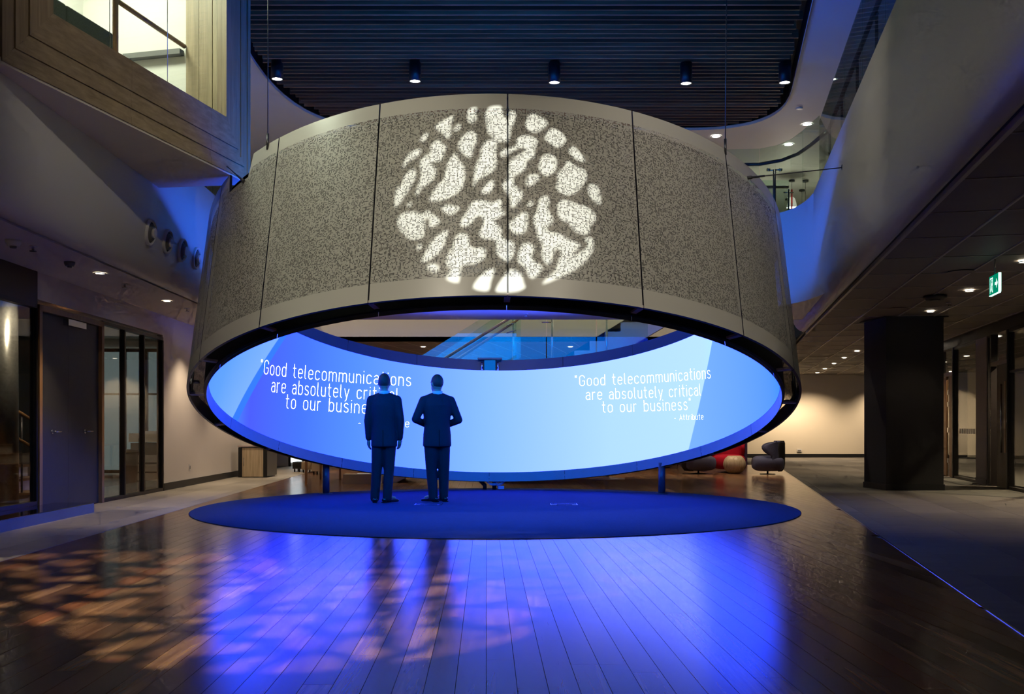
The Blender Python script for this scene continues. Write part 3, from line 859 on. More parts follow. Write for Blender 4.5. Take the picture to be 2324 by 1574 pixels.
def lettering(row, label, r_off=0.006, wt=0.031):
    if True:
        (txt, t0, t1, z0, z1, hgt) = row
        mb = MB()
        adv = []; x = 0
        for ch in txt:
            adv.append(x); x += GL[ch][0] + .27
        W = x - .27
        def place(px, py):
            f = px / W; t = t0 + (t1 - t0) * f; z = z0 + (z1 - z0) * f + py * hgt
            s = (z - RC0.z - (RIN - r_off) * math.sin(R(t)) * RV.z) / RN.z
            return rp(t, s, RIN - r_off)
        ax = abs(R(t1 - t0)) * RIN / W                # metres per unit across
        for ch, x0 in zip(txt + ' ', adv + [0]):
            if ch == ' ':
                mb.build('word', 'text', scr)['label'] = label
                mb = MB(); continue
            for st in GL[ch][1]:
                pts = [(x0 + p[0], p[1]) for p in st]
                L_, R_ = [], []
                for i, p in enumerate(pts):
                    a, b = pts[max(i - 1, 0)], pts[min(i + 1, len(pts) - 1)]
                    if pts[0] == pts[-1] and i in (0, len(pts) - 1): a, b = pts[-2], pts[1]
                    dx, dy = (b[0] - a[0]) * ax, (b[1] - a[1]) * hgt
                    l = math.hypot(dx, dy) or 1
                    ox, oy = -dy / l * wt * hgt / ax, dx / l * wt * hgt / hgt
                    ex = ey = 0
                    if pts[0] != pts[-1]:
                        if i == 0: ex, ey = -dx / l * wt * .8 * hgt / ax, -dy / l * wt * .8
                        if i == len(pts) - 1: ex, ey = dx / l * wt * .8 * hgt / ax, dy / l * wt * .8
                    L_.append(place(p[0] + ox + ex, p[1] + oy + ey)); R_.append(place(p[0] - ox + ex, p[1] - oy + ey))
                mb.grid([L_, R_], smooth=False)
Q = ['"Good telecommunications', 'are absolutely critical', 'to our business"', '- Attribute']
for side, rows_ in (('darker blue left', [(Q[0], 161.6, 114.2, 1.842, 1.752, .205), (Q[1], 156.9, 117.6, 1.582, 1.50, .205), (Q[2], 151.4, 120.5, 1.345, 1.268, .205), (Q[3], 128.5, 114.3, 1.075, 1.06, .125)]),
                    ('pale right', [(Q[0], 69.2, 27.6, 1.755, 1.80, .175), (Q[1], 66.3, 31.4, 1.52, 1.545, .175), (Q[2], 61.8, 35.0, 1.305, 1.33, .175), (Q[3], 40.5, 31.0, 1.165, 1.178, .085)])):
    for row in rows_:
        lettering(row, 'white lettering on the %s of the screen' % side)

# ------------------------------------------------------------------ the two people
def blob(parts, voxel=0.012, smooth=6):
    mb = MB()
    for p in parts:
        if p[0] == 'cap':
            _, a, b, ra, rb = p
            a, b = Vector(a), Vector(b); d = (b - a); l = d.length or 1e-5; d = d / l
            path, rs = [], []
            for k in range(5):
                t = k / 4 * PI / 2; path.append(a - d * ra * math.cos(t)); rs.append(max(ra * math.sin(t), .001))
            for k in range(5):
                t = k / 4 * PI / 2; path.append(b + d * rb * math.sin(t)); rs.append(max(rb * math.cos(t), .001))
            mb.tube(path, rs, 14)
        elif p[0] == 'ell':
            c, r = p[1], p[2]; rz = p[3] if len(p) > 3 else 0
            c = Vector(c); q = Matrix.Rotation(rz, 3, 'Z'); rows = []
            for i in range(13):
                t = -PI / 2 + PI * i / 12
                rows.append([c + q @ Vector((r[0] * math.cos(t) * math.cos(2 * PI * k / 18), r[1] * math.cos(t) * math.sin(2 * PI * k / 18), r[2] * math.sin(t))) for k in range(18)])
            mb.grid(rows, closed=True)
        elif p[0] == 'loft':
            rows = []
            for (x, y, z, rx, ry) in p[1]:
                row = []
                for k in range(24):
                    t = 2 * PI * k / 24; c, s = math.cos(t), math.sin(t)
                    e = 2 / 2.5
                    row.append(Vector((x + rx * math.copysign(abs(c) ** e, c), y + ry * math.copysign(abs(s) ** e, s), z)))
                rows.append(row)
            n0 = len(mb.v)
            mb.grid(rows, closed=True)
            m = len(mb.v) - len(rows) * 24
            mb.f += [tuple(m + k for k in range(23, -1, -1)), tuple(m + (len(rows) - 1) * 24 + k for k in range(24))]; mb.smooth += [True, True]
    me = mb.mesh('tmp', 'skin')
    o = bpy.data.objects.new('tmp', me); col.objects.link(o)
    rm = o.modifiers.new('r', 'REMESH'); rm.mode = 'VOXEL'; rm.voxel_size = voxel; rm.use_smooth_shade = True
    if smooth:
        sm = o.modifiers.new('s', 'SMOOTH'); sm.factor = 0.5; sm.iterations = smooth
    dg = bpy.context.evaluated_depsgraph_get()
    res = bpy.data.meshes.new_from_object(o.evaluated_get(dg))
    bpy.data.objects.remove(o); bpy.data.meshes.remove(me)
    return res
def put(me, name, m, parent):
    me.name = name; me.materials.clear(); me.materials.append(MT[m])
    o = bpy.data.objects.new(name, me); col.objects.link(o); o.parent = parent; o['_b'] = parent['_b']
    return o
def hand(wr, tip_dir, palm_n, side, curl=0.5):
    """palm, four unequal bent fingers and a thumb, from the wrist along tip_dir"""
    wr, d, n = Vector(wr), Vector(tip_dir).normalized(), Vector(palm_n).normalized()
    s = d.cross(n).normalized() * side
    out = [('cap', wr, wr + d * .075, .022, .027)]
    out += [('cap', wr + d * .03 + s * o, wr + d * .085 + s * o, .014, .013) for o in (-.024, -.008, .009, .025)]
    for o, l in ((-.030, .060), (-.011, .075), (.009, .080), (.028, .070)):
        k0 = wr + d * .090 + s * o
        k1 = k0 + (d + n * curl * .5).normalized() * l * .5
        k2 = k1 + (d + n * curl * 1.6).normalized() * l * .45
        out += [('cap', k0, k1, .0095, .009), ('cap', k1, k2, .009, .0078)]
    t0 = wr + d * .025 + s * .026; t1 = t0 + (d * .6 + s * .8 + n * .25).normalized() * .04; t2 = t1 + (d + n * .5).normalized() * .035
    out += [('cap', t0, t1, .013, .011), ('cap', t1, t2, .0105, .009)]
    return out

def person(label, base, yaw, P):
    t = thing('person', label, 'person', base, 'people standing in front of the screen')
    t.rotation_euler = (0, 0, yaw)
    t['_b'] = (0, 0, 0)
    H = Vector(P['head'])
    hy = P['head_yaw']; q = Matrix.Rotation(hy, 3, 'Z')
    hq = lambda v: H + q @ Vector(v)
    body = [('ell', H, (.078, .096, .122), hy), ('ell', hq((0, .035, -.055)), (.058, .065, .07), hy), ('cap', (0, -.01, 1.44), hq((0, -.015, -.08)), .063, .056),
            ('cap', hq((0, .088, .005)), hq((0, .112, -.025)), .010, .015),                       # nose
            ('cap', hq((-.022, .088, -.062)), hq((.022, .088, -.062)), .010, .010),               # mouth
            ('cap', hq((-.045, .082, .022)), hq((.045, .082, .022)), .012, .012),                 # brow
            ('ell', hq((-.081, -.005, -.01)), (.012, .022, .033), hy), ('ell', hq((.081, -.005, -.01)), (.012, .022, .033), hy)]
    body += [('loft', [(0, 0, .86, .15, .10), (0, 0, .98, .15, .10), (0, 0, 1.12, .135, .09), (0, 0, 1.3, .155, .10), (0, 0, 1.42, .15, .085), (0, -.005, 1.48, .08, .06)])]
    for s_ in ('l', 'r'):
        A = P['arm_' + s_]
        body += [('cap', A[0], A[1], .045, .038), ('cap', A[1], A[2], .036, .025)]
        side = -1 if s_ == 'l' else 1
        d = (Vector(A[3]) - Vector(A[2]))
        body += hand(A[2], d, A[4], side)
        Lg = P['leg_' + s_]
        body += [('cap', Lg[0], Lg[1], .075, .05), ('cap', Lg[1], Lg[2], .048, .035), ('cap', Lg[2], Vector(Lg[2]) + Vector(Lg[3]) * .12 + Vector((0, 0, -.03)), .03, .025)]
    put(blob(body, .009, 3), 'body', 'skin', t)
    # hair
    hr = []
    hr.append(('ell', hq((0, -.012, .022)), (.085, .098, .112), hy))
    me = blob(hr, .010, 2)
    bm = bmesh.new(); bm.from_mesh(me)
    iq = q.inverted()
    kill = []
    for v in bm.verts:
        l = iq @ (v.co - H)
        if l.y > .055 - .0 + max(0, (l.z - .05)) * .6 or l.z < P['hairline'] + max(0, l.y + .02) * 1.1: kill.append(v)
    bmesh.ops.delete(bm, geom=kill, context='VERTS'); bm.to_mesh(me); bm.free()
    ho = put(me, 'hair', 'hair', t)
    so = ho.modifiers.new('thick', 'SOLIDIFY'); so.thickness = .012; so.offset = -1
    # shirt collar
    c = MB(); rows = []
    for k in range(21):
        a = 2 * PI * k / 20
        rows.append([Vector((.066 * math.cos(a), -.012 + .064 * math.sin(a), 1.475)), Vector((.068 * math.cos(a), -.012 + .066 * math.sin(a), 1.553 - .03 * max(0, math.sin(a))))])
    c.grid(rows); co = c.build('shirt_collar', 'shirt', t)
    so = co.modifiers.new('thick', 'SOLIDIFY'); so.thickness = .006
    # jacket
    w = P['wide']
    J = [('loft', [(0, 0, .775, .178 * w, .125 * w), (0, 0, .80, .182 * w, .128 * w), (0, 0, .95, .176 * w, .122 * w), (0, .0, 1.08, .162 * w, .115 * w), (0, 0, 1.22, .176 * w, .122 * w),
                   (0, -.005, 1.36, .188 * w, .122 * w), (0, -.005, 1.43, .180 * w, .100), (0, -.008, 1.475, .13, .082), (0, -.012, 1.515, .078, .074)])]
    for s_ in ('l', 'r'):
        A = P['arm_' + s_]
        d = (Vector(A[2]) - Vector(A[1])).normalized()
        J += [('cap', A[0], A[1], .068, .056), ('cap', A[1], Vector(A[2]) - d * .015, .056, .043)]
        sd = -1 if s_ == 'l' else 1
        J += [('cap', (sd * .06, -.008, 1.485), A[0], .05, .062)]
    jo = put(blob(J, .011, 5), 'jacket', 'suit', t)
    MB().box((0, -.128 * w, .90), (.006, .008, .22)).build('back_vent', 'shoe', jo)
    # trousers
    T = [('loft', [(0, 0, .80, .155 * w, .115 * w), (0, 0, .88, .16 * w, .115 * w), (0, 0, .95, .15 * w, .105 * w)])]
    for s_ in ('l', 'r'):
        Lg = P['leg_' + s_]
        T += [('cap', Lg[0], Lg[1], .094 * w, .074 * w), ('cap', Lg[1], Vector(Lg[2]) + Vector((0, 0, -.025)), .072 * w, .064)]
    put(blob(T, .011, 4), 'trousers', 'trouser', t)
    # shoes
    for s_ in ('l', 'r'):
        Lg = P['leg_' + s_]; a = Vector(Lg[2]); d = Vector(Lg[3]).normalized(); a = Vector((a.x, a.y, 0))
        sh = [('cap', a - d * .045 + Vector((0, 0, .042)), a + d * .05 + Vector((0, 0, .042)), .038, .040),
              ('cap', a + d * .05 + Vector((0, 0, .034)), a + d * .17 + Vector((0, 0, .026)), .040, .024), ('cap', a + Vector((0, 0, .05)), a + Vector((0, 0, .09)), .042, .038)]
        me = blob(sh, .008, 3)
        for v in me.vertices: v.co.z = max(v.co.z, 0.010)
        so_ = put(me, 'shoe', 'shoe', t)
        hb = MB().box(a - d * .045 + Vector((0, 0, .008)), (.06, .06, .016), math.atan2(d.y, d.x)).build('heel', 'shoe', so_)
    return t
FZ = 0.008
PA = dict(head=(0, .01, 1.668), head_yaw=0.0, hairline=-.065, wide=1.0,
          arm_l=((-.175, -.01, 1.425), (-.222, -.02, 1.14), (-.222, .03, .885), (-.222, .055, .79), (.6, .4, 0)),
          arm_r=((.178, -.01, 1.425), (.228, -.02, 1.14), (.215, .03, .885), (.205, .06, .79), (-.6, .4, 0)),
          leg_l=((-.083, 0, .86), (-.105, .01, .47), (-.130, .0, .09), (-.12, 1, 0)),
          leg_r=((.080, 0, .86), (.066, .01, .47), (.045, -.03, .09), (.75, .65, 0)))
pa = on_z(872, 1141.5, 0); person('person in a dark suit, arms hanging, facing the quotation with feet apart', (pa.x, pa.y, FZ), 0.0, PA)
PB = dict(head=(0, .02, 1.66), head_yaw=R(22), hairline=-.05, wide=1.10,
          arm_l=((-.19, -.01, 1.42), (-.315, -.05, 1.16), (-.12, .17, 1.08), (-.03, .20, 1.10), (.2, -.9, 0)),
          arm_r=((.19, -.01, 1.42), (.30, -.04, 1.15), (.13, .17, 1.06), (.03, .20, 1.10), (-.2, -.9, 0)),
          leg_l=((-.088, 0, .86), (-.075, .02, .47), (-.055, .0, .09), (-.75, .65, 0)),
          leg_r=((.086, 0, .86), (.10, .02, .47), (.105, .05, .09), (-.35, .9, 0)))
pb = on_z(992, 1140, 0); person('person in a dark suit with bent elbows and hands held together in front', (pb.x, pb.y, FZ), R(16), PB)

# ------------------------------------------------------------------ left wall: glazing, double door, plain wall
def lb(u):                                            # distance along the left wall of an image column
    return 5.38 * K / (CX - u) / (1 + .0 ) * 1.0 / (1 - LS * K / (CX - u)) if False else 5.38 / ((CX - u) / K - LS)
B0, BD0, BD1, BG1 = 8.0, lb(101), lb(238), lb(376)
HW = 2.53
wl = MB()
wl.fbox(LW, LWALL - .1, LWALL, BG1, 24.5, 0, ZC)
wl.fbox(LW, LWALL - .1, LWALL, BD0 - .05, BG1, HW + .06, ZC)
tag(wl.build('wall_left', 'pink'), 'warm white wall along the left walkway', 'wall', kind='structure')
tag(MB().fbox(LW, LWALL - .08, LWALL + .005, B0 - 3, BD0 - .05, HW, ZC).build('wall_left_panel', 'brown'), 'dark walnut panel above the left glazing', 'wall', kind='structure')
tag(MB().fbox(LW, LWALL, LWALL + .015, BG1 + .02, 24.5, 0, .12).build('baseboard_left', 'black'), 'black skirting along the left wall', 'baseboard', kind='structure')

def glazing(name, label, F, a, b0, b1, splits, z0, z1, glass='glass', fm='frame', fw=.05, depth=.08, rails=()):
    base = F(a, (b0 + b1) / 2, 0)
    t = thing(name, label, 'window', base, kind='structure')
    f = MB(); f.fbox(F, a - depth / 2, a + depth / 2, b0, b1, z1 - fw, z1); f.build('head_rail', fm, t)
    f = MB(); f.fbox(F, a - depth / 2, a + depth / 2, b0, b1, z0, z0 + fw); f.build('sill_rail', fm, t)
    bs = [b0] + list(splits) + [b1]
    for b in bs:
        MB().fbox(F, a - depth / 2, a + depth / 2, b - fw / 2, b + fw / 2, z0 + fw, z1 - fw).build('mullion', fm, t)
    for z in rails:
        for i in range(len(bs) - 1):
            MB().fbox(F, a - depth / 2 + .01, a + depth / 2 - .01, bs[i] + fw / 2, bs[i + 1] - fw / 2, z - .02, z + .02).build('transom', fm, t)
    for i in range(len(bs) - 1):
        MB().fbox(F, a - .006, a + .006, bs[i] + fw / 2, bs[i + 1] - fw / 2, z0 + fw, z1 - fw).build('pane', glass, t)
    return t
glazing('window_1', 'large dark framed glass bay left of the double door', LW, LWALL - .03, B0 - 2.6, BD0 - .06, [9.2], 0.12, HW)
glazing('window_2', 'three tall dark framed panes right of the double door', LW, LWALL - .03, BD1 + .05, BG1, [lb(291), lb(334)], 0.0, HW + .02)
# double door
d1 = thing('door_1', 'charcoal double door in a timber frame in the left wall', 'door', LW(LWALL, (BD0 + BD1) / 2), kind='structure')
for b0, b1 in ((BD0 - .05, BD0 + .03), (BD1 - .03, BD1 + .05)):
    MB().fbox(LW, LWALL - .09, LWALL + .03, b0, b1, 0, HW).build('jamb', 'honey', d1)
MB().fbox(LW, LWALL - .09, LWALL + .03, BD0 - .05, BD1 + .05, HW - .07, HW).build('head', 'honey', d1)
bmid = lb(169.5)
for b0, b1, hb in ((BD0 + .03, bmid - .003, lb(133)), (bmid + .003, BD1 - .03, lb(205))):
    lf = MB().fbox(LW, LWALL - .07, LWALL - .02, b0, b1, 0.01, HW - .07).build('leaf', 'door', d1)
    c = LW(LWALL - .02, hb, 1.0)
    h_ = MB().lathe([(.028, 0), (.028, .012)], c, 16, (1, 0, 0))
    h_.tube([c, c + Vector((.055, 0, 0)), c + Vector((.06, .02, 0)), c + Vector((.06, .13, 0))], .010, 8)
    h_.build('lever_handle', 'steel', lf)
MB().fbox(LW, LWALL - .02, LWALL + .05, lb(158), lb(198), HW - .17, HW - .09).build('door_closer', 'steel', d1)
# low glossy plinth in front of the glass bay
pl = thing('low_plinth', 'low blue lit plinth with a mirror black top before the left glazing', 'plinth', LW(-4.9, 9, 0))
MB().fbox(LW, LWALL + .04, -4.86, 6.0, 12.42, 0.0, .115).build('body', 'skirt', pl)
MB().fbox(LW, LWALL + .04, -4.86, 6.0, 12.42, .115, .124).build('top', 'blackgloss', pl)

# room behind the left glazing
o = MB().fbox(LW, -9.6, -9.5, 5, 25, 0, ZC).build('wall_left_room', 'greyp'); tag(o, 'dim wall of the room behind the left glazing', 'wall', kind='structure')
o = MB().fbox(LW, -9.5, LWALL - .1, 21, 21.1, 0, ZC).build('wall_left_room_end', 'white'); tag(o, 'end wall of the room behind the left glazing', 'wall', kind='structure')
fl2 = MB().fbox(LW, -9.5, -5.45, 5, 21, -.012, .0).build('floor_left_room', 'plank2'); tag(fl2, 'timber floor of the room behind the left glazing', 'floor', kind='structure')
def XW(a, b, z=0.0): return LW(b, 20.9 - a, z)         # frame of the end wall: b runs across, a towards the viewer
glazing('window_3', 'tall grey window at the end of the room behind the left glazing', XW, .0, -8.9, -6.75, [-8.2, -7.55, -7.1], 0.1, 2.7, 'darkglass', 'frame', .07, rails=(1.75,))
o = MB().fbox(XW, -.09, -.07, -8.9, -6.75, .1, 2.7).build('dusk_light_panel', mat('dusk_panel_glow', (.2, .24, .24), .5, emit=(.55, .64, .60), es=.55, var=.2))  # added glowing panel stands in for dusk light outside
tag(o, 'pale dusk light panel outside the left room window', 'window', kind='structure')
cl = MB().tube([LW(-6.28, 13.1, 0), LW(-6.34, 13.2, ZC)], .17, 24).build('silver_column', 'concrete'); tag(cl, 'silver textured leaning column behind the left glass bay', 'column')
# stair inside
st = thing('inner_stair', 'white stepped stair with timber handrails behind the left glass bay', 'stair', LW(-6.9, 14.2, 0))
for k in range(8):
    a1_ = -6.2 - .28 * k
    MB().fbox(LW, a1_ - .28, a1_, 13.6, 14.8, 0.0, .17 * (k + 1) - .035).build('riser_block', 'white', st)
    MB().fbox(LW, a1_ - .28, a1_ + .02, 13.58, 14.82, .17 * (k + 1) - .035, .17 * (k + 1)).build('tread', 'honey', st)
for off in (.75, 1.12):
    MB().tube([LW(-6.1, 13.62, off), LW(-8.3, 13.62, off + 1.35)], .022, 8).build('handrail', 'rail', st)
for k in (0, 3, 6):
    MB().tube([LW(-6.3 - .28 * k, 13.62, .17 * (k + 1)), LW(-6.3 - .28 * k, 13.62, 1.2 + .17 * k)], .014, 6).build('baluster', 'darksteel', st)
# copier, bin
cpq = thing('copier', 'grey office copier behind the left glazing beside the window', 'copier', LW(-5.95, 17.9, 0))
MB().fbox(LW, -6.25, -5.65, 17.6, 18.3, .0, .78).build('body', 'greyp', cpq)
for z in (.12, .28, .44):
    MB().fbox(LW, -6.22, -5.68, 17.585, 17.6, z, z + .13).build('drawer', 'plastic', cpq)
MB().fbox(LW, -6.28, -5.62, 17.58, 18.32, .80, .95).build('scanner_lid', 'plastic', cpq)
MB().fbox(LW, -6.1, -5.8, 17.75, 18.15, .95, .99).build('paper_stack', 'paper', cpq)
bn = thing('waste_bin', 'tall black waste bin behind the left glazing', 'bin', LW(-6.1, 17.1, 0))
MB().lathe([(.13, 0), (.15, .62)], LW(-6.1, 17.1, 0), 20).build('body', 'black', bn)
MB().lathe([(.155, .62), (.155, .66), (.11, .68)], LW(-6.1, 17.1, 0), 20).build('rim', 'darksteel', bn)
sk = MB().fbox(LW, LWALL, LWALL + .012, lb(434), lb(434) + .075, .27, .39).build('wall_socket', 'plastic'); tag(sk, 'white power socket low on the left wall', 'socket')
MB().fbox(LW, LWALL + .012, LWALL + .016, lb(434) + .02, lb(434) + .055, .30, .36).build('face', 'greyp', sk)

# ------------------------------------------------------------------ timber pod, upper left
PF0, PF1 = Vector((-4.11, 7.97, 0)), Vector((-3.165, 11.96, 0))
pd = (PF1 - PF0).normalized(); pn = Vector((pd.y, -pd.x, 0))      # along the face, outwards
PLEN = (PF1 - PF0).length
PZ0, PZ1 = 4.0, ZU
def PW_(s, o, z): 
    p = PF0 + pd * s + pn * o; return Vector((p.x, p.y, z))
pod = thing('wall_left_pod', 'timber framed viewing pod jutting out at the upper left', 'pod', (-4.3, 10, PZ0), kind='structure')
und = [(PF0.x, PF0.y), (PF1.x, PF1.y), (-4.62, 12.16), (-9, 12.1), (-9, 6.4), (-4.9, 6.4)]
MB().prism(und, PZ0 - .02, PZ0 + .03).build('underside', 'plaster', pod)
JL, JR, JB = 0.6, PLEN - .58, 4.62                   # opening in the face
steps = [(0.0, .12, .012), (.12, .25, 0.0), (.25, .40, .014), (.40, .52, .004), (.52, 1.0, .018)]
for (f0, f1, pr) in steps:
    # bottom rail boards with mitred ends
    zA, zB = PZ0 + (JB - PZ0) * f0, PZ0 + (JB - PZ0) * f1
    sA, sB = JL * f0, JL * f1
    eA, eB = PLEN - (PLEN - JR) * f0, PLEN - (PLEN - JR) * f1
    for c0, c1 in ((0, .42), (.42, .78), (.78, 1)):
        g_ = .0015
        l0a, l0b = (sA, sB) if c0 == 0 else (PLEN * c0 + g_, PLEN * c0 + g_)
        l1a, l1b = (eA, eB) if c1 == 1 else (PLEN * c1 - g_, PLEN * c1 - g_)
        MB().hexa([PW_(l0a, -.05, zA + g_), PW_(l1a, -.05, zA + g_), PW_(l1b, -.05, zB - g_), PW_(l0b, -.05, zB - g_), PW_(l0a, pr, zA + g_), PW_(l1a, pr, zA + g_), PW_(l1b, pr, zB - g_), PW_(l0b, pr, zB - g_)]).build('rail_board', 'oakh', pod)
    g_ = .0015
    MB().hexa([PW_(sA + g_, -.05, zA), PW_(sB - g_, -.05, zB), PW_(sB - g_, -.05, PZ1), PW_(sA + g_, -.05, PZ1), PW_(sA + g_, pr, zA), PW_(sB - g_, pr, zB), PW_(sB - g_, pr, PZ1), PW_(sA + g_, pr, PZ1)]).build('jamb_board', 'oak', pod)
    MB().hexa([PW_(eB + g_, -.05, zB), PW_(eA - g_, -.05, zA), PW_(eA - g_, -.05, PZ1), PW_(eB + g_, -.05, PZ1), PW_(eB + g_, pr, zB), PW_(eA - g_, pr, zA), PW_(eA - g_, pr, PZ1), PW_(eB + g_, pr, PZ1)]).build('jamb_board', 'oak', pod)
# end wall of the pod and reveals
e0_, e1_ = PF1 - pn * .02, Vector((-4.62, 12.16, 0)); back_ = Vector((0, -.03, 0))
MB().hexa([Vector((q.x, q.y, z)) for z in (PZ0, PZ1) for q in (e0_ + back_, e0_, e1_, e1_ + back_)]).build('end_panel', 'oak', pod)
for o0, o1 in ((-.05, -.155), (-.165, -.33), (-.335, -.50)):
    MB().hexa([PW_(JR, o0, JB - .3), PW_(JR + .03, o0, JB - .3), PW_(JR + .03, o1, JB - .3), PW_(JR, o1, JB - .3), PW_(JR, o0, PZ1), PW_(JR + .03, o0, PZ1), PW_(JR + .03, o1, PZ1), PW_(JR, o1, PZ1)]).build('reveal_board', 'oak', pod)
    MB().hexa([PW_(JL - .03, o0, JB - .3), PW_(JL, o0, JB - .3), PW_(JL, o1, JB - .3), PW_(JL - .03, o1, JB - .3), PW_(JL - .03, o0, PZ1), PW_(JL, o0, PZ1), PW_(JL, o1, PZ1), PW_(JL - .03, o1, PZ1)]).build('reveal_board', 'oak', pod)
MB().hexa([PW_(JL, -.04, JB - .04), PW_(JR, -.04, JB - .04), PW_(JR, -.5, JB - .04), PW_(JL, -.5, JB - .04), PW_(JL, -.04, JB - .002), PW_(JR, -.04, JB - .002), PW_(JR, -.5, JB - .002), PW_(JL, -.5, JB - .002)]).build('sill_board', 'oakh', pod)
# inside of the pod
MB().hexa([PW_(-.9, -1.9, PZ0), PW_(PLEN + .3, -1.9, PZ0), PW_(PLEN + .3, -2.0, PZ0), PW_(-.9, -2.0, PZ0), PW_(-.9, -1.9, PZ1), PW_(PLEN + .3, -1.9, PZ1), PW_(PLEN + .3, -2.0, PZ1), PW_(-.9, -2.0, PZ1)]).build('inner_wall', 'white', pod)
MB().hexa([PW_(JR + .04, -.5, PZ0), PW_(JR + .14, -.5, PZ0), PW_(JR + .14, -2, PZ0), PW_(JR + .04, -2, PZ0), PW_(JR + .04, -.5, PZ1), PW_(JR + .14, -.5, PZ1), PW_(JR + .14, -2, PZ1), PW_(JR + .04, -2, PZ1)]).build('inner_end_wall', 'white', pod)
MB().hexa([PW_(-.9, -.05, 4.3), PW_(PLEN, -.05, 4.3), PW_(PLEN, -2, 4.3), PW_(-.9, -2, 4.3), PW_(-.9, -.05, 4.36), PW_(PLEN, -.05, 4.36), PW_(PLEN, -2, 4.36), PW_(-.9, -2, 4.36)]).build('inner_floor', 'ctile', pod)
MB().hexa([PW_(-.9, -.05, 6.9), PW_(PLEN, -.05, 6.9), PW_(PLEN, -2, 6.9), PW_(-.9, -2, 6.9), PW_(-.9, -.05, 7.0), PW_(PLEN, -.05, 7.0), PW_(PLEN, -2, 7.0), PW_(-.9, -2, 7.0)]).build('inner_ceiling', 'white', pod)
def pod_s(u, o_=0.0):                                # distance along the pod face of an image column, o_ metres behind it
    r = (u - CX) / K
    q = PF0 + pn * o_
    return (r * q.y - q.x) / (pd.x - r * pd.y)
cuts = [JL, pod_s(250, -.1), pod_s(381, -.1), JR]
for i in range(3):
    a_, b_ = cuts[i] + .004, cuts[i + 1] - .004
    MB().hexa([PW_(a_, -.10, JB), PW_(b_, -.10, JB), PW_(b_, -.11, JB), PW_(a_, -.11, JB), PW_(a_, -.10, 6.9), PW_(b_, -.10, 6.9), PW_(b_, -.11, 6.9), PW_(a_, -.11, 6.9)]).build('glass_pane', 'greenglass', pod)
    if i: MB().tube([PW_(cuts[i], -.105, JB), PW_(cuts[i], -.105, 6.9)], .004, 6).build('glass_joint', 'steel', pod)
hs = pod_s(262, -.52)
hr_ = MB().tube([PW_(hs, -.52, 5.475), PW_(JR, -.52, 5.475)], .026, 10).build('handrail', 'honey', pod)
MB().tube([PW_(hs, -.52, 4.36), PW_(hs, -.52, 6.9)], .03, 10).build('handrail_post', 'honey', pod)
MB().hexa([PW_(JR - .05, -.55, 5.38), PW_(JR + .04, -.55, 5.38), PW_(JR + .04, -1.3, 5.38), PW_(JR - .05, -1.3, 5.38), PW_(JR - .05, -.55, 5.44), PW_(JR + .04, -.55, 5.44), PW_(JR + .04, -1.3, 5.44), PW_(JR - .05, -1.3, 5.44)]).build('ledge', 'greyp', pod)
sf = thing('upholstered_bench', 'dark grey felt high backed seat inside the timber pod', 'seat', PW_(1.0, -.3, 4.36))
s_a, s_b, s_c = JL + .01, pod_s(152, -.14), pod_s(258, -.14)
for (s0, s1, nm) in ((s_a, s_b - .004, 'arm'), (s_b + .004, s_c, 'back')):
    bevel(MB().hexa([PW_(s0, -.14, 4.48), PW_(s1, -.14, 4.48), PW_(s1, -.46, 4.48), PW_(s0, -.46, 4.48), PW_(s0, -.14, 4.87), PW_(s1, -.14, 4.87), PW_(s1, -.46, 4.87), PW_(s0, -.46, 4.87)]).build(nm, 'felt', sf), .02, 3)
pl_ = thing('pod_downlight', 'small ceiling lamp inside the timber pod', 'lamp', PW_(2.2, -.9, 6.86))
MB().lathe([(.12, -.02), (.12, .04)], PW_(2.2, -.9, 6.86), 20).build('lens', 'lensw', pl_)
lamp('pod_light', 'AREA', PW_(2.2, -1.0, 6.82), 115, (1.0, .93, .78), PW_(2.2, -1.0, 4.0), pl_, .8)
# ------------------------------------------------------------------ balustrades of the upper storey
def balustrade(name, label, pts, zb, zt, posts=True, rail_off=0.12, rail_m='rail', rail_z=None, gm='greenglass'):
    base = (pts[0] + pts[-1]) / 2
    t = thing(name, label, 'balustrade', (base.x, base.y, zb))
    for p, q in zip(pts[:-1], pts[1:]):
        d = (q - p).normalized(); nrm = Vector((d.y, -d.x, 0)) * .006
        a, b = p + d * .006, q - d * .006
        MB().hexa([Vector((v.x, v.y, z)) for z in (zb, zt) for v in (a - nrm, b - nrm, b + nrm, a + nrm)]).build('glass_panel', gm, t)
    side = Vector((0, 0, 0))
    for i, p in enumerate(pts):
        d = (pts[min(i + 1, len(pts) - 1)] - pts[max(i - 1, 0)]).normalized(); nrm = Vector((-d.y, d.x, 0)) * rail_off
        if posts:
            po = MB().tube([p + nrm + Vector((0, 0, zb - p.z)), p + nrm + Vector((0, 0, zt - .14 - p.z))], .018, 8).build('post', 'darksteel', t)
            MB().tube([p + nrm - d * .09 + Vector((0, 0, zt - .2 - p.z)), p + nrm + d * .09 + Vector((0, 0, zt - .2 - p.z))], .010, 6).build('standoff', 'steel', po)
    rl = [p + Vector((-(pts[min(i + 1, len(pts) - 1)] - pts[max(i - 1, 0)]).normalized().y, (pts[min(i + 1, len(pts) - 1)] - pts[max(i - 1, 0)]).normalized().x, 0)) * rail_off + Vector((0, 0, (rail_z or zt - .1) - p.z)) for i, p in enumerate(pts)]
    MB().tube(rl, .028, 8).build('handrail', rail_m, t)
    return t
def flat(p): return Vector((p.x, p.y, 0))
rp_ = [flat(RW(FR_ + .08, b)) for b in (15.0, 13.6, 12.2, 10.8, 9.4, 8.0, 6.6, 5.2)]
balustrade('glass_balustrade', 'frameless glass balustrade along the top of the right bulkhead', rp_, ZT, 5.50, True, .14, 'brown')
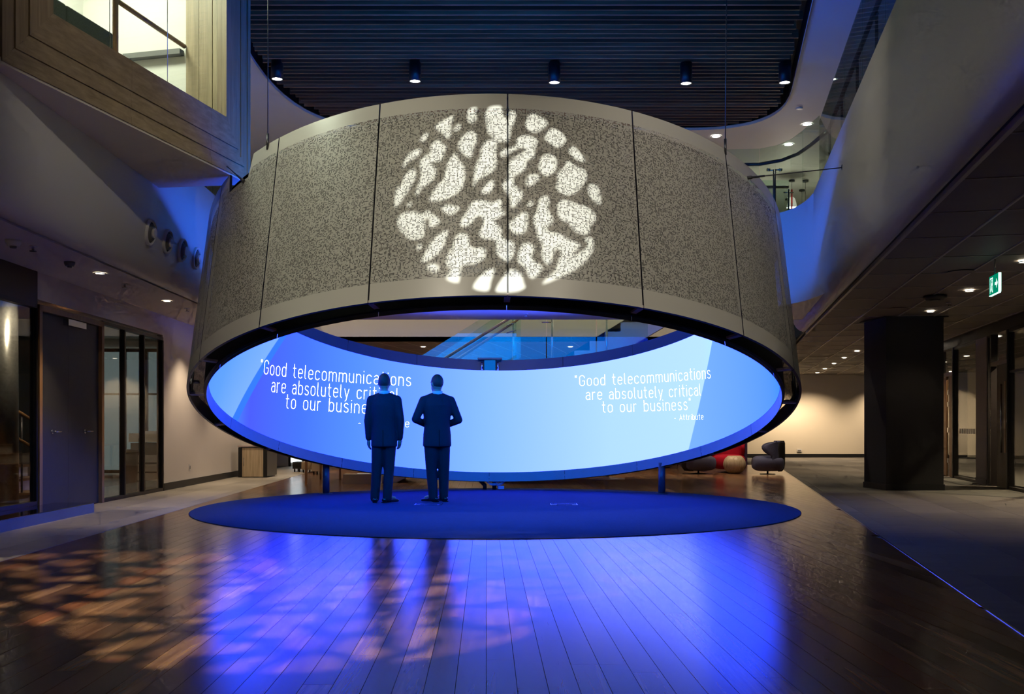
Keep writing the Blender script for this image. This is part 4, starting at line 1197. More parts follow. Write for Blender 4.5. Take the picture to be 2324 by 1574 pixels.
cr_ = [flat(RW(FR_ + .08, 15.0))] + [Vector((p.x, p.y + .08, 0)) for p in reversed(path[5:14])][1::2] + [Vector((x, BY0 + .08, 0)) for x in (3.2, 2.0, 0.8, -.4, -1.6, -2.8, -4.0)]
balustrade('glass_balustrade', 'glass balustrade with dark handrail along the front of the bridge', cr_, ZT, 5.58, False, -.12, 'brown', 5.36)
o = thing('bridge_post', 'steel post with twin glass clamps behind the bridge balustrade', 'post', at(1757.5, 490, 16.3))
p0 = at(1757.5, 492, 16.3)
MB().tube([p0, p0 + Vector((0, 0, .78))], .024, 10).build('shaft', 'darksteel', o)
MB().tube([p0 + Vector((-.1, 0, .76)), p0 + Vector((.1, 0, .78))], .012, 8).build('arm', 'steel', o)
for dx in (-.1, .1):
    MB().lathe([(.028, -.02), (.028, .02)], p0 + Vector((dx, 0, .775)), 12, (1, .3, 0)).build('clamp', 'steel', o)
balustrade('glass_balustrade', 'timber railed glass balustrade along the rear of the bridge', [Vector((x, BY1 - .05, 0)) for x in (5.0, 4.0, 2.6, 1.2, -.2, -1.6, -3.0)], ZT, 5.5, True, -.08, 'rail', 5.4)
lp_ = [flat(LW(FL_ - .08, b)) for b in (12.3, 13.6, 14.9, 16.2)]
balustrade('glass_balustrade', 'glass balustrade on the left bulkhead behind the ring', lp_, ZT, 5.5, True, .1, 'brown')

# ------------------------------------------------------------------ lamps
def downlight(p, label, group, power, cone=95, color=WARM, lens='lens', r=.055):
    t = thing('downlight', label, 'lamp', p, group)
    MB().lathe([(r + .02, 0.0), (r + .02, -.006), (r, -.008), (r - .006, .0)], p, 22, caps=False).build('trim_ring', 'lampwhite', t)
    MB().lathe([(r, -.003), (r, .02)], p, 22).build('lens', lens, t)
    if power:
        lamp('downlight_light', 'SPOT', Vector(p) + Vector((0, 0, -.03)), power, color, Vector(p) + Vector((0, 0, -2)), t, .04, cone, .7)
    return t
for i, (u, v, nm) in enumerate(((227, 619, 'nearer of the two lit downlights in the left soffit'), (379, 682, 'farther of the two lit downlights in the left soffit'))):
    downlight(on_z(u, v, ZC) + Vector((0, 0, -.004)), nm, 'left soffit downlights', 150, 78)
for b, nm in ((9.5, 'left soffit downlight out of frame nearest the viewer'), (17.6, 'first left soffit downlight hidden behind the ring'), (20.3, 'second left soffit downlight hidden behind the ring'), (23, 'last left soffit downlight hidden behind the ring')):
    downlight(LW(-4.72, b, ZC - .004), nm, 'left soffit downlights', 150 if b > 10 else 30)
for a, b, pw, nm in ((-5.9, 12.9, 70, 'nearer'), (-7.2, 16.5, 55, 'farther')):  # unseen downlights added to show the things in this room
    downlight(LW(a, b, ZC - .004), '%s added downlight inside the room behind the left glazing' % nm, 'added left room downlights', pw, 130)
RDL = [((2324, 594), 'downlight cut by the right edge of the picture'), ((2200, 660), 'downlight in the tiled ceiling below the exit sign'), ((2112, 707), 'downlight just above the dark column'),
       ((1945, 797), 'nearest of the five downlights in a row left of the column'), ((1916, 812), 'second of the five downlights left of the column'), ((1893, 825), 'third of the five downlights left of the column'),
       ((1872, 837), 'fourth of the five downlights left of the column'), ((1855, 846), 'farthest of the five downlights left of the column')]
for (u, v), nm in RDL:
    downlight(on_z(u, v, ZC - .012), nm, 'right wing downlights', {2324: 70, 2200: 70, 2112: 14, 1855: 330}.get(u, 150), 135 if u == 1855 else 95)
for b, nm in ((24.0, 'nearest'), (28.0, 'middle'), (31.5, 'farthest')):  # extra downlights kept out of sight for the light they give
    downlight(RW(4.6, b, ZC - .014), '%s extra downlight hidden behind the dark column' % nm, 'right wing downlights', 190, 110)
for x, nm in ((9.1, 'left'), (13.2, 'right')):  # unseen washers added to brighten the far wall
    downlight(Vector((x, 34.1, ZC - .014 if x < 10 else ZC + .046)), '%s added wall washer close to the far cream wall' % nm, 'right wing downlights', 300, 125)
for x, nm in ((-2.05, 'left'), (1.35, 'middle'), (3.9, 'right')):
    downlight(Vector((x, 22.9, ZC - .004)), '%s downlight in the far ceiling seen through the ring' % nm, 'far ceiling downlights', 150)
for x, y, nm in ((-4.9, 24, 'far left'), (-1.5, 27, 'left of centre'), (3, 27, 'right of centre'), (6, 26, 'far right'), (5.5, 21.8, 'nearest right')):
    downlight(Vector((x, y, ZC - .004)), '%s downlight in the far ceiling hidden by the ring' % nm, 'far ceiling downlights', 130, 110)
# upper storey
for (u, v), nm in (((1832, 281), 'round downlight in the white ceiling margin right of the battens'), ((1790, 327), 'downlight glowing beyond the bridge balustrade')):
    p = on_z(u, v, ZU); downlight(Vector((p.x, p.y, ZU - .006)), nm, 'upper storey downlights', 150, 130, NEUT, 'lensw', .09)
for x, y, nm in ((-6.2, 15.5, 'over the near left landing'), (-6.2, 20, 'over the far left landing'), (0.5, 20.4, 'added over the middle of the stair void'), (8.5, 22, 'over the right landing'), (9.5, 26, 'over the far right corner'), (6.5, 26, 'beyond the pendants'), (-3.4, 20.4, 'added over the left of the stair void'), (4.2, 20.4, 'added over the right of the stair void')):  # those over the stair void are added to light bulkhead and stair
    downlight(Vector((x, y, ZU - .006)), 'upper storey downlight ' + nm, 'upper storey downlights', 300, 130, NEUT, 'lensw', .09)
# black cans under the battens
CANS = [(629, 180, 'leftmost'), (942, 185, 'second from left'), (1258, 188, 'middle'), (1557, 190, 'fourth from left'), (1781, 188, 'rightmost')]
def can(p, label, power, tgt=None, cone=55, group='black can lamps under the battens'):
    t = thing('can_lamp', label, 'lamp', (p.x, p.y, p.z), group)
    MB().lathe([(.055, .34), (.10, .335), (.10, 0.0), (.085, -.002), (.085, .03)], p, 24, caps=False).build('housing', 'lampblack', t)
    MB().lathe([(.085, .012), (.085, .03)], p, 24).build('lens', 'lensw', t)
    MB().tube([p + Vector((0, 0, .33)), p + Vector((0, 0, .5))], .02, 8).build('stem', 'lampblack', t)
    if power:
        lamp('can_light', 'SPOT', p + Vector((0, 0, -.02)), power, NEUT, tgt or (p + Vector((0, 0, -2))), t, .06, cone, .8)
    return t
for u, v, nm in CANS:
    can(at(u, v, 16.3), '%s of the five black can lamps below the battens' % nm, 35)
for x, y, pw, tg, nm in ((-2.3, 4.0, 880, (-1.6, 11, 2.6), 'left'), (0.6, 3.4, 180, (0.0, 10, 2.8), 'middle'), (2.6, 4.0, 800, (1.8, 11, 2.6), 'right'), (0.9, 6.2, 260, (-3.7, 10.0, 4.5), 'added pod side'), (-0.9, 6.6, 240, (3.5, 10.6, 4.0), 'added bulkhead side')):  # last two are added, to brighten the pod face and right bulkhead
    can(Vector((x, y, 6.7)), '%s black can lamp hung above the viewer' % nm, pw, tg, 42)
# small white projector fixture on the white ceiling at the right
p = at(1812, 225, 18.6)
t = thing('white_spotlight', 'small white cylinder spotlight on the ceiling margin right of the battens', 'lamp', p)
MB().tube([p + Vector((-.05, 0, -.16)), p + Vector((.05, 0, .12))], .085, 18).build('housing', 'lampwhite', t)
MB().tube([p + Vector((.02, 0, .1)), Vector((p.x + .02, p.y, ZU))], .012, 8).build('arm', 'lampwhite', t)
MB().lathe([(.06, 0), (.06, -.03)], Vector((p.x + .02, p.y, ZU)), 14).build('canopy', 'lampwhite', t)

# --- gobo projectors: a lamp behind a pierced plate
GOBO = [
[(800,58),(880,55),(895,120),(930,155),(955,95),(995,110),(990,170),(960,230),(940,330),(850,345),(840,440),(845,520),(800,590),(700,645),(665,710),(672,600),(690,510),(720,460),(725,400),(760,340),(820,310),(775,260),(770,190),(755,150),(770,90)],
[(625,90),(690,65),(680,110),(690,150),(660,190),(625,175)],[(370,215),(510,130),(490,210),(490,290),(460,310),(420,265)],[(515,240),(550,200),(570,215),(550,245),(520,260)],
[(250,335),(275,285),(315,270),(310,300),(275,335)],[(110,555),(150,450),(190,415),(250,395),(255,430),(210,470),(170,490)],[(640,255),(685,275),(690,330),(660,400),(650,460),(610,455),(555,395),(555,340),(590,290)],
[(400,320),(420,355),(455,375),(440,420),(410,490),(335,505),(375,560),(365,620),(330,665),(260,710),(235,760),(215,750),(235,690),(260,600),(250,500),(290,450),(330,430),(340,360)],
[(530,425),(545,470),(590,530),(600,620),(575,710),(520,760),(440,800),(320,810),(350,740),(380,690),(440,630),(450,560),(480,480)],
[(190,555),(215,570),(215,620),(180,690),(150,740),(110,800),(65,860),(55,820),(65,720),(110,670),(130,610)],[(155,840),(175,815),(185,835),(165,858)],
[(130,900),(200,890),(260,910),(315,885),(340,910),(400,950),(395,990),(330,1020),(325,960),(290,950),(280,1080),(240,1110),(180,1115),(120,1070),(75,1000),(80,940)],
[(420,880),(460,840),(520,850),(560,860),(520,905),(480,920)],[(725,750),(740,710),(790,655),(825,650),(815,710),(780,750)],
[(1010,310),(1070,285),(1150,310),(1165,350),(1140,400),(1140,460),(1080,490),(1070,560),(1010,595),(980,615),(975,655),(1000,700),(1050,750),(1020,820),(960,865),(950,780),(890,700),(905,660),(935,625),(938,560),(950,490),(1010,450),(1070,412),(1060,384),(1000,396),(930,440),(880,460),(885,410),(950,385),(1000,366)],
[(1120,120),(1180,140),(1245,190),(1180,255),(1120,265),(1075,220),(1080,160)],[(1250,250),(1300,235),(1370,290),(1380,345),(1320,385),(1260,350),(1220,310)],[(1440,375),(1490,420),(1530,490),(1480,490),(1410,425),(1415,395)],
[(1240,435),(1290,450),(1310,490),(1300,570),(1240,610),(1190,590),(1175,530),(1190,470)],[(1400,490),(1460,530),(1530,560),(1545,620),(1510,690),(1440,755),(1370,760),(1310,710),(1320,650),(1320,590),(1370,540)],
[(1580,675),(1630,690),(1650,760),(1655,830),(1620,825),(1570,770),(1555,710)],[(1075,660),(1100,605),(1160,600),(1175,630),(1130,680),(1085,690)],[(1085,840),(1120,805),(1130,825),(1100,860)],
[(650,820),(720,800),(790,815),(830,815),(880,795),(880,870),(910,910),(830,960),(840,990),(880,1030),(890,1100),(960,1130),(985,1160),(980,1230),(930,1290),(850,1230),(850,1180),(830,1120),(750,1110),(710,1075),(730,1020),(750,970),(720,925),(680,940),(640,990),(590,1015),(560,1000),(580,940),(620,880)],
[(950,980),(1020,920),(1075,895),(1085,960),(1075,1040),(1020,1075),(960,1050),(945,1010)],
[(1180,790),(1240,765),(1255,810),(1240,870),(1280,940),(1270,990),(1230,1020),(1250,1050),(1340,1070),(1400,1110),(1490,1150),(1480,1190),(1440,1220),(1450,1240),(1540,1190),(1560,1140),(1530,1115),(1580,1095),(1605,1160),(1570,1250),(1480,1340),(1380,1400),(1205,1475),(1240,1420),(1300,1370),(1330,1280),(1350,1230),(1310,1185),(1280,1240),(1260,1310),(1220,1300),(1195,1230),(1200,1160),(1165,1100),(1160,1060),(1135,990),(1130,930),(1160,880)],
[(1320,830),(1370,800),(1470,830),(1540,850),(1600,900),(1615,960),(1570,1010),(1565,1060),(1510,1075),(1440,1040),(1400,980),(1350,960),(1320,900)],
[(460,1035),(455,1100),(420,1190),(350,1260),(260,1300),(290,1220),(320,1160),(380,1090)],[(230,1195),(240,1150),(265,1165),(250,1195)],
[(520,1110),(560,1065),(620,1080),(630,1140),(670,1185),(740,1180),(765,1220),(740,1275),(660,1310),(570,1330),(550,1460),(450,1430),(490,1360),(455,1320),(460,1240),(500,1180)],[(300,1330),(350,1305),(395,1330),(390,1360),(360,1380)],
[(1050,1150),(1110,1145),(1135,1180),(1120,1270),(1190,1320),(1195,1360),(1130,1425),(1090,1400),(1070,1340),(1010,1290),(1020,1210)],[(660,1500),(720,1400),(790,1350),(830,1350),(800,1450),(775,1525)],
[(835,1520),(890,1420),(950,1350),(1030,1380),(1060,1470),(1065,1500),(1000,1530),(900,1535)]]
def ring_hit(u, v):
    o_, d_ = Vector((0, 0, CH)), at(u, v, 1.0) - Vector((0, 0, CH))
    r_ = 3.85
    w_ = o_ - RC0; dn = d_ - RN * d_.dot(RN); wn = w_ - RN * w_.dot(RN)
    A, B, C = dn.dot(dn), 2 * dn.dot(wn), wn.dot(wn) - r_ * r_
    return o_ + d_ * ((-B - math.sqrt(B * B - 4 * A * C)) / (2 * A))
def smooth_poly(p, n=3):
    out = []; m = len(p)
    for i in range(m):
        a, b, c, d = [Vector(p[(i + k - 1) % m]) for k in range(4)]
        for k in range(n):
            t = k / n
            out.append(0.5 * ((2 * b) + (c - a) * t + (2 * a - 5 * b + 4 * c - d) * t * t + (3 * b - a - 3 * c + d) * t ** 3))
    return out
PS = Vector((0.25, 1.2, 6.45))
PAIM = ring_hit(1130, 455)
pz = (PAIM - PS).normalized(); px = pz.cross(Vector((0, 0, 1))).normalized(); py = px.cross(pz)
PD = 0.20
holes = []
for poly in GOBO:
    hp = []
    sp_ = smooth_poly(poly)
    c_ = sum(sp_, Vector((0, 0))) / len(sp_)
    for q in sp_:
        q = c_ + (q - c_) * 0.985
        h_ = ring_hit(880 + q.x / 3.422, 220 + q.y / 3.422) - PS
        k = PD / h_.dot(pz)
        hp.append((h_.dot(px) * k, h_.dot(py) * k))
    holes.append(hp)
def gobo_plate(rad):
    bm = bmesh.new()
    es = []
    def loop(pts):
        vs = [bm.verts.new((p[0], p[1], 0)) for p in pts]
        for i in range(len(vs)): es.append(bm.edges.new((vs[i], vs[(i + 1) % len(vs)])))
    loop([(rad * math.cos(2 * PI * k / 48), rad * math.sin(2 * PI * k / 48)) for k in range(48)])
    for h_ in holes: loop(h_)
    bmesh.ops.triangle_fill(bm, use_beauty=True, use_dissolve=False, edges=es)
    me = bpy.data.meshes.new('gobo_plate'); bm.to_mesh(me); bm.free()
    return me
PRAD = max(math.hypot(*p) for h_ in holes for p in h_) * 1.12
gm = gobo_plate(PRAD); gm.materials.append(MT['lampblack'])
GOBO_AREA = sum(p.area for p in gm.polygons) / (PI * PRAD ** 2)
def projector(label, src, ax, ay, az, power, color, scale=1.0, soft=.0005):
    t = thing('gobo_projector', label, 'projector', src)
    mrot = Matrix((ax, ay, -az)).transposed()        # local -z looks along az
    # plate
    o = bpy.data.objects.new('gobo_plate', gm); col.objects.link(o); o.parent = t
    o.matrix_local = Matrix.Translation(az * PD) @ Matrix((ax, ay, az)).transposed().to_4x4() @ Matrix.Scale(scale, 4)
    o['_b'] = tuple(src)
    s = Vector(src)
    MB().lathe([(.10, -.35), (.11, -.3), (.11, .0), (PRAD * scale + .035, PD), (PRAD * scale + .035, PD + .12)], s, 24, az, caps=False).build('housing', 'lampblack', t)
    MB().tube([s + Vector((0, 0, .1)), Vector((s.x, s.y, ZU + .1))], .018, 8).build('drop_rod', 'lampblack', t)
    half = math.degrees(math.atan(PRAD * scale / PD)) * .97
    l = lamp('projector_light', 'SPOT', s, power, color, None, None, soft, 2 * half, 0.0)
    l.parent = t; l.location = (0, 0, 0)
    l.rotation_euler = az.to_track_quat('-Z', 'Y').to_euler()
    return t
projector('black pattern projector hung above the viewer aimed at the ring', PS, px, py, pz, 7200, (.97, 1.0, .93))
for k, (sx, tx, ty, ang, scl, pw, nm) in enumerate(((-2.6, -3.0, 6.6, 70, 1.55, 5200, 'left part'), (-1.4, -1.15, 5.6, 10, 1.6, 3300, 'middle part'), (-0.6, -0.2, 7.6, 140, 1.6, 1700, 'carpet side'))):
    S2 = Vector((sx, 1.8, 6.4)); A2 = (Vector((tx, ty, 0)) - S2).normalized(); x2 = A2.cross(Vector((0, 0, 1))).normalized(); y2 = x2.cross(A2)
    a_ = R(ang); x3 = x2 * math.cos(a_) + y2 * math.sin(a_); y3 = y2 * math.cos(a_) - x2 * math.sin(a_)
    projector('black pattern projector above the viewer aimed at the %s of the floor' % nm, S2, x3, y3, A2, pw * .8, (1.0, .87, .66), scl, .0016)

# ------------------------------------------------------------------ right wing: column, partition, back wall
ca, cbp, cc = on_z(1961, 1105, 0), on_z(2011, 1112, 0), on_z(2142, 1112, 0)
cd = Vector((cc.x + (ca.x - cbp.x), cc.y + (ca.y - cbp.y), 0))
colm = thing('square_column', 'dark charcoal square column standing on the carpet tiles', 'column', ((ca.x + cc.x) / 2, (ca.y + cc.y) / 2, 0))
sq = [cbp, cc, cd, ca]
bevel(MB().prism([(p.x, p.y) for p in sq], .0, ZC - .01).build('shaft', mat('charcoal_wallcovering', (.028, .026, .026), .85, var=.2, vs=30, bump=.2, bs=120), colm), .006)
mid = (cbp + cd) / 2
MB().prism([(mid.x + (p.x - mid.x) * 1.025, mid.y + (p.y - mid.y) * 1.025) for p in sq], .0, .10).build('skirting', 'black', colm)
MB().prism([(mid.x + (p.x - mid.x) * 1.12, mid.y + (p.y - mid.y) * 1.12) for p in sq], ZC - .02, ZC - .009).build('collar', 'black', colm)

bw = MB().box((4.0, 35.05, ZC / 2), (22, .1, ZC)).build('wall_back', 'cream'); tag(bw, 'cream wall at the far end of the right wing', 'wall', kind='structure')
o = MB().box((4.0, 34.99, .06), (22, .02, .12)).build('baseboard_back', 'black'); tag(o, 'black skirting along the far cream wall', 'baseboard', kind='structure')
p = at(1814, 1021, 34.98)
sk = MB().box(p, (.16, .02, .09)).build('wall_socket', 'plastic'); tag(sk, 'white power socket low on the far cream wall', 'socket')
MB().box(p + Vector((0, -.011, -.01)), (.12, .004, .03)).build('face', 'greyp', sk)

PA_ = 4.97
def rb(u):                                            # distance along the right partition of an image column
    y = (PA_ / RC) / ((u - CX) / K - 0.2023)
    return (y + PA_ * RS) / RC
rwall = MB()
rwall.fbox(RW, PA_ - .05, PA_ + .05, rb(2246), rb(2221), 0, 2.72)
tag(rwall.build('wall_right', mat('grey_panel', (.34, .31, .30), .6, var=.05)), 'narrow grey wall panel between the right partition panes', 'wall', kind='structure')
tag(MB().fbox(RW, PA_ - .05, PA_ + .05, 6, 30, 2.72, ZC).build('trim_4', 'frame'), 'black header above the right glazed partition', 'trim', kind='structure')
tag(MB().fbox(RW, PA_ - .06, PA_ - .05, rb(2246), rb(2221), 0, .1).build('baseboard_right', 'greyp'), 'grey skirting under the narrow right panel', 'baseboard', kind='structure')
glazing('window_4', 'glazed pane of the right partition between timber door and grey panel', RW, PA_, rb(2222), rb(2169), [], .0, 2.72, rails=(), fw=.05)
glazing('window_5', 'glazed right partition cut by the picture edge', RW, PA_, rb(2420), rb(2294), [rb(2350)], .0, 2.72, rails=(2.0,), fw=.05)
glazing('window_6', 'narrow glazed slot beside the brown door', RW, PA_, rb(2255), rb(2247), [], .0, 2.72, fw=.03)
# frosted dots band on window_4
w4 = MB()
bb0, bb1 = rb(2220), rb(2178)
for k in range(8):
    b = bb0 + (bb1 - bb0) * k / 8
    MB().fbox(RW, PA_ - .009, PA_ - .007, b + .01, b + (bb1 - bb0) / 8 - .03, .93, 1.03).build('manifestation_dot', 'plastic', bpy.data.objects['window_4'])
def rdoor(name, label, u0, u1, leafmat, glasspanel):
    b0, b1 = rb(u1), rb(u0)
    t = thing(name, label, 'door', RW(PA_, (b0 + b1) / 2), kind='structure')
    for b in (b0, b1): MB().fbox(RW, PA_ - .06, PA_ + .06, b - .04, b + .04, 0, 2.72).build('jamb', 'frame', t)
    MB().fbox(RW, PA_ - .06, PA_ + .06, b0, b1, 2.15, 2.22).build('head', 'bracket', t)
    MB().fbox(RW, PA_ - .006, PA_ + .006, b0 + .04, b1 - .04, 2.22, 2.68).build('fanlight', 'glass', t)
    lf = MB()
    if glasspanel:
        w_ = (b1 - b0 - .08)
        for (f0, f1) in ((0, .35), (.62, 1.0)):
            MB().fbox(RW, PA_ - .03, PA_ + .02, b0 + .04 + w_ * f0, b0 + .04 + w_ * f1, .01, 2.15).build('leaf_stile', leafmat, t)
        MB().fbox(RW, PA_ - .01, PA_ + .0, b0 + .04 + w_ * .35, b0 + .04 + w_ * .62, .01, 2.15).build('leaf_pane', 'darkglass', t)
        for z in (1.75, 1.5, .95, .3):
            MB().fbox(RW, PA_ - .035, PA_ - .025, b0 + .04 + w_ * .4, b0 + .04 + w_ * .52, z, z + .1).build('fitting', 'steel', t)
    else:
        lf = MB().fbox(RW, PA_ - .03, PA_ + .02, b0 + .04, b1 - .30, .01, 2.15).build('leaf', leafmat, t)
        MB().fbox(RW, PA_ - .05, PA_ - .03, b0 + .10, b0 + .20, .62, 1.85).build('vision_strip', 'honey', lf)
        MB().tube([RW(PA_ - .10, b0 + .17, .62), RW(PA_ - .10, b0 + .17, 1.80)], .016, 10).build('pull_handle', 'steel', lf)
    return t
rdoor('door_2', 'timber and glass door beside the dark column', 2140, 2168, 'honey', True)
rdoor('door_3', 'brown door with a long vertical handle in the right partition', 2256, 2293, mat('taupe_laminate', (.13, .10, .08), .5, var=.1), False)
# rooms behind the right partition
o = MB().fbox(RW, 8.0, 8.1, 8, 34, 0, ZC).build('wall_right_room', 'cream'); tag(o, 'cream wall inside the rooms behind the right partition', 'wall', kind='structure')
o = MB().fbox(RW, 7.97, 8.0, 8, 34, 0, .12).build('baseboard_right_room', 'black'); tag(o, 'dark skirting inside the right rooms', 'baseboard', kind='structure')
o = MB().fbox(RW, PA_ + .05, 8.1, 8, 34, -.012, 0).build('floor_right_room', 'ctile'); tag(o, 'carpeted floor inside the rooms behind the right partition', 'floor', kind='structure')
for k, b in enumerate((18.9, 21.6, 24.4)):
    cu = MB(); rows = []
    for i in range(41):
        bb = b + 1.3 * i / 40
        rows.append([RW(6.6 + .04 * math.sin(i * 1.3), bb, .04), RW(6.6 + .04 * math.sin(i * 1.3), bb, 2.75)])
    cu.grid(rows); o = cu.build('sheer_curtain', 'curtain')
    tag(o, 'pale pleated curtain inside the right rooms, number %s from the viewer' % ('one', 'two', 'three')[k], 'curtain', 'curtains in the right rooms')
    so = o.modifiers.new('thick', 'SOLIDIFY'); so.thickness = .004
for b, nm in ((14.5, 'nearest'), (18.5, 'middle'), (22.5, 'farthest')):
    downlight(RW(5.9, b, ZC + .046), '%s downlight inside the rooms behind the right partition' % nm, 'right room downlights', 520, 130)
tv = MB().fbox(RW, 7.9, 7.97, 17.0, 18.2, 1.1, 1.8).build('wall_screen', 'blackgloss'); tag(tv, 'dark wall screen inside the room behind the right partition', 'screen')
dk = thing('meeting_desk', 'dark desk inside the room at the right picture edge', 'desk', RW(6.6, 16.2))
MB().fbox(RW, 6.2, 7.4, 15.0, 17.2, .70, .74).build('top', 'black', dk)
for a in (6.25, 7.3):
    for b in (15.05, 17.1): MB().fbox(RW, a, a + .05, b, b + .05, 0, .70).build('leg', 'black', dk)

# exit sign
ep = at(2258, 645, 11.0)
es = thing('exit_sign', 'green running man exit sign with an arrow hanging from the tiled ceiling', 'sign', (ep.x, ep.y, ep.z))
ed = Vector((-RS, -RC, 0)); en = Vector((-RC, RS, 0))
def ES(s, z, o=0.0): return ep + ed * s + Vector((0, 0, z)) + en * o
SW, SH = .185, .105
MB().hexa([ES(-SW, -SH, -.012), ES(SW, -SH, -.012), ES(SW, -SH, .012), ES(-SW, -SH, .012), ES(-SW, SH, -.012), ES(SW, SH, -.012), ES(SW, SH, .012), ES(-SW, SH, .012)]).build('panel', 'signgreen', es)
MB().hexa([ES(SW, -SH, -.014), ES(SW + .012, -SH, -.014), ES(SW + .012, -SH, .014), ES(SW, -SH, .014), ES(SW, SH, -.014), ES(SW + .012, SH, -.014), ES(SW + .012, SH, .014), ES(SW, SH, .014)]).build('lit_edge', 'signwhite', es)
MB().hexa([ES(-SW, -SH - .008, -.014), ES(SW, -SH - .008, -.014), ES(SW, -SH - .008, .014), ES(-SW, -SH - .008, .014), ES(-SW, -SH, -.014), ES(SW, -SH, -.014), ES(SW, -SH, .014), ES(-SW, -SH, .014)]).build('lit_base', 'signwhite', es)
def flat_poly(pts, nm):
    m_ = MB(); m_.add([ES(x, z, .0135) for x, z in pts], [tuple(range(len(pts)))]); m_.build(nm, 'signwhite', es)
flat_poly([(.045, .016), (.105, .016), (.105, .055), (.165, 0), (.105, -.055), (.105, -.016), (.045, -.016)], 'arrow')
flat_poly([(-.15, -.085), (-.15, .085), (-.03, .085), (-.03, -.085), (-.045, -.085), (-.045, .07), (-.135, .07), (-.135, -.085)], 'doorway')
flat_poly([(-.10, .01), (-.085, .035), (-.06, .03), (-.05, .005), (-.075, -.01), (-.07, -.04), (-.05, -.075), (-.065, -.08), (-.09, -.04), (-.12, -.07), (-.13, -.06), (-.105, -.02)], 'runner')
flat_poly([(-.072 + .014 * math.cos(k * PI / 5), .052 + .014 * math.sin(k * PI / 5)) for k in range(10)], 'runner_head')
MB().tube([ES(0, SH), ES(0, ZC - ep.z)], .008, 6).build('stem', 'steel', es)

# ceiling fittings
def sprinkler(p, label, grp):
    t = thing('sprinkler', label, 'sprinkler', p, grp)
    MB().tube([p, p + Vector((0, 0, -.05))], .012, 8).build('stem', 'steel', t)
    MB().lathe([(.035, -.05), (.035, -.055)], p, 12).build('deflector', 'steel', t)
    MB().lathe([(.04, 0), (.04, -.008)], p, 14).build('escutcheon', 'lampwhite', t)
sprinkler(on_z(75, 558, ZC), 'sprinkler near the smoke detector in the left soffit', 'sprinklers in the left soffit')
sprinkler(on_z(283, 643, ZC), 'sprinkler between the two left soffit downlights', 'sprinklers in the left soffit')
sprinkler(on_z(424, 699, ZC), 'sprinkler in the left soffit close to the ring', 'sprinklers in the left soffit')
sprinkler(at(1194, 703, 16.6) * 1.0, 'sprinkler under the blue lit bridge soffit', 'sprinkler under the bridge') if False else sprinkler(Vector((at(1194, 703, 16.9).x, 17.0, BZ0)), 'sprinkler under the blue lit bridge soffit', 'bridge sprinkler')
sprinkler(on_z(2153, 687, ZC - .01), 'sprinkler in the tiled ceiling near the dark column', 'right wing sprinkler')
def disc(p, label, cat, m, r=.07, h=.05, name='smoke_detector'):
    t = thing(name, label, cat, p)
    MB().lathe([(r, 0), (r, -h * .4), (r * .75, -h)], p, 20).build('body', m, t)
    MB().lathe([(r * .45, -h), (r * .4, -h * 1.3)], p, 16).build('cap', 'greyp', t)
disc(on_z(30, 545, ZC), 'round smoke detector at the left end of the left soffit', 'detector', 'lampwhite', .075, .06)
disc(on_z(158, 594, ZC), 'dark dome camera in the left soffit', 'camera', 'greyp', .06, .05, 'dome_camera')
disc(on_z(2122, 672, ZC - .012), 'black ceiling speaker dome above the dark column', 'detector', 'black', .16, .05, 'ceiling_dome')
for u, v, nm in ((2182, 617, 'nearer round ceiling speaker'), (2038, 700, 'farther round ceiling speaker')):
    p = on_z(u, v, ZC - .005); o = MB().lathe([(.16, 0), (.16, -.004)], p, 28).build('ceiling_speaker', 'ceiltile'); tag(o, nm + ' flush in the tiled ceiling', 'speaker', 'flush ceiling speakers')
# round air diffusers in the left bulkhead
for u, v, nm in ((350, 527, 'nearest'), (388, 548, 'second'), (421, 568, 'third'), (452, 586, 'farthest')):
    x0 = FL_
    b = -x0 / ((CX - u) / K - LS)
    p = LW(FL_, b, 0); p.z = CH + (Y0 - v) / K * p.y
    # sits on the curved lower part: find the surface offset at that height
    tq = math.acos(max(-1, min(1, 1 - (p.z - ZC) / .72))) if p.z < ZC + .72 else PI / 2
    off = .10 + .27 * math.sin(tq) - .37
    p = p + Vector((off + .005, 0, 0))
    nrm = Vector((math.sin(tq) * .72, 0, -math.cos(tq) * .27)).normalized()
    t = thing('air_diffuser', '%s of the four round air jets in the left bulkhead' % nm, 'air vent', p, 'round air jets in the left bulkhead')
    MB().lathe([(.155, -.01), (.155, .02), (.135, .03), (.125, .0)], p, 28, nrm, caps=False).build('rim', 'lampwhite', t)
    MB().lathe([(.125, .002), (.125, .004)], p, 28, nrm).build('throat', 'black', t)
    MB().lathe([(.105, .004), (.09, .03), (.06, .034)], p + Vector((0, .02, 0)), 24, nrm, caps=False).build('cone', 'greyp', t)
    MB().lathe([(.05, .004), (.062, .05), (.055, .055)], p + Vector((0, .03, 0)), 20, nrm).build('nozzle', 'lampwhite', t)

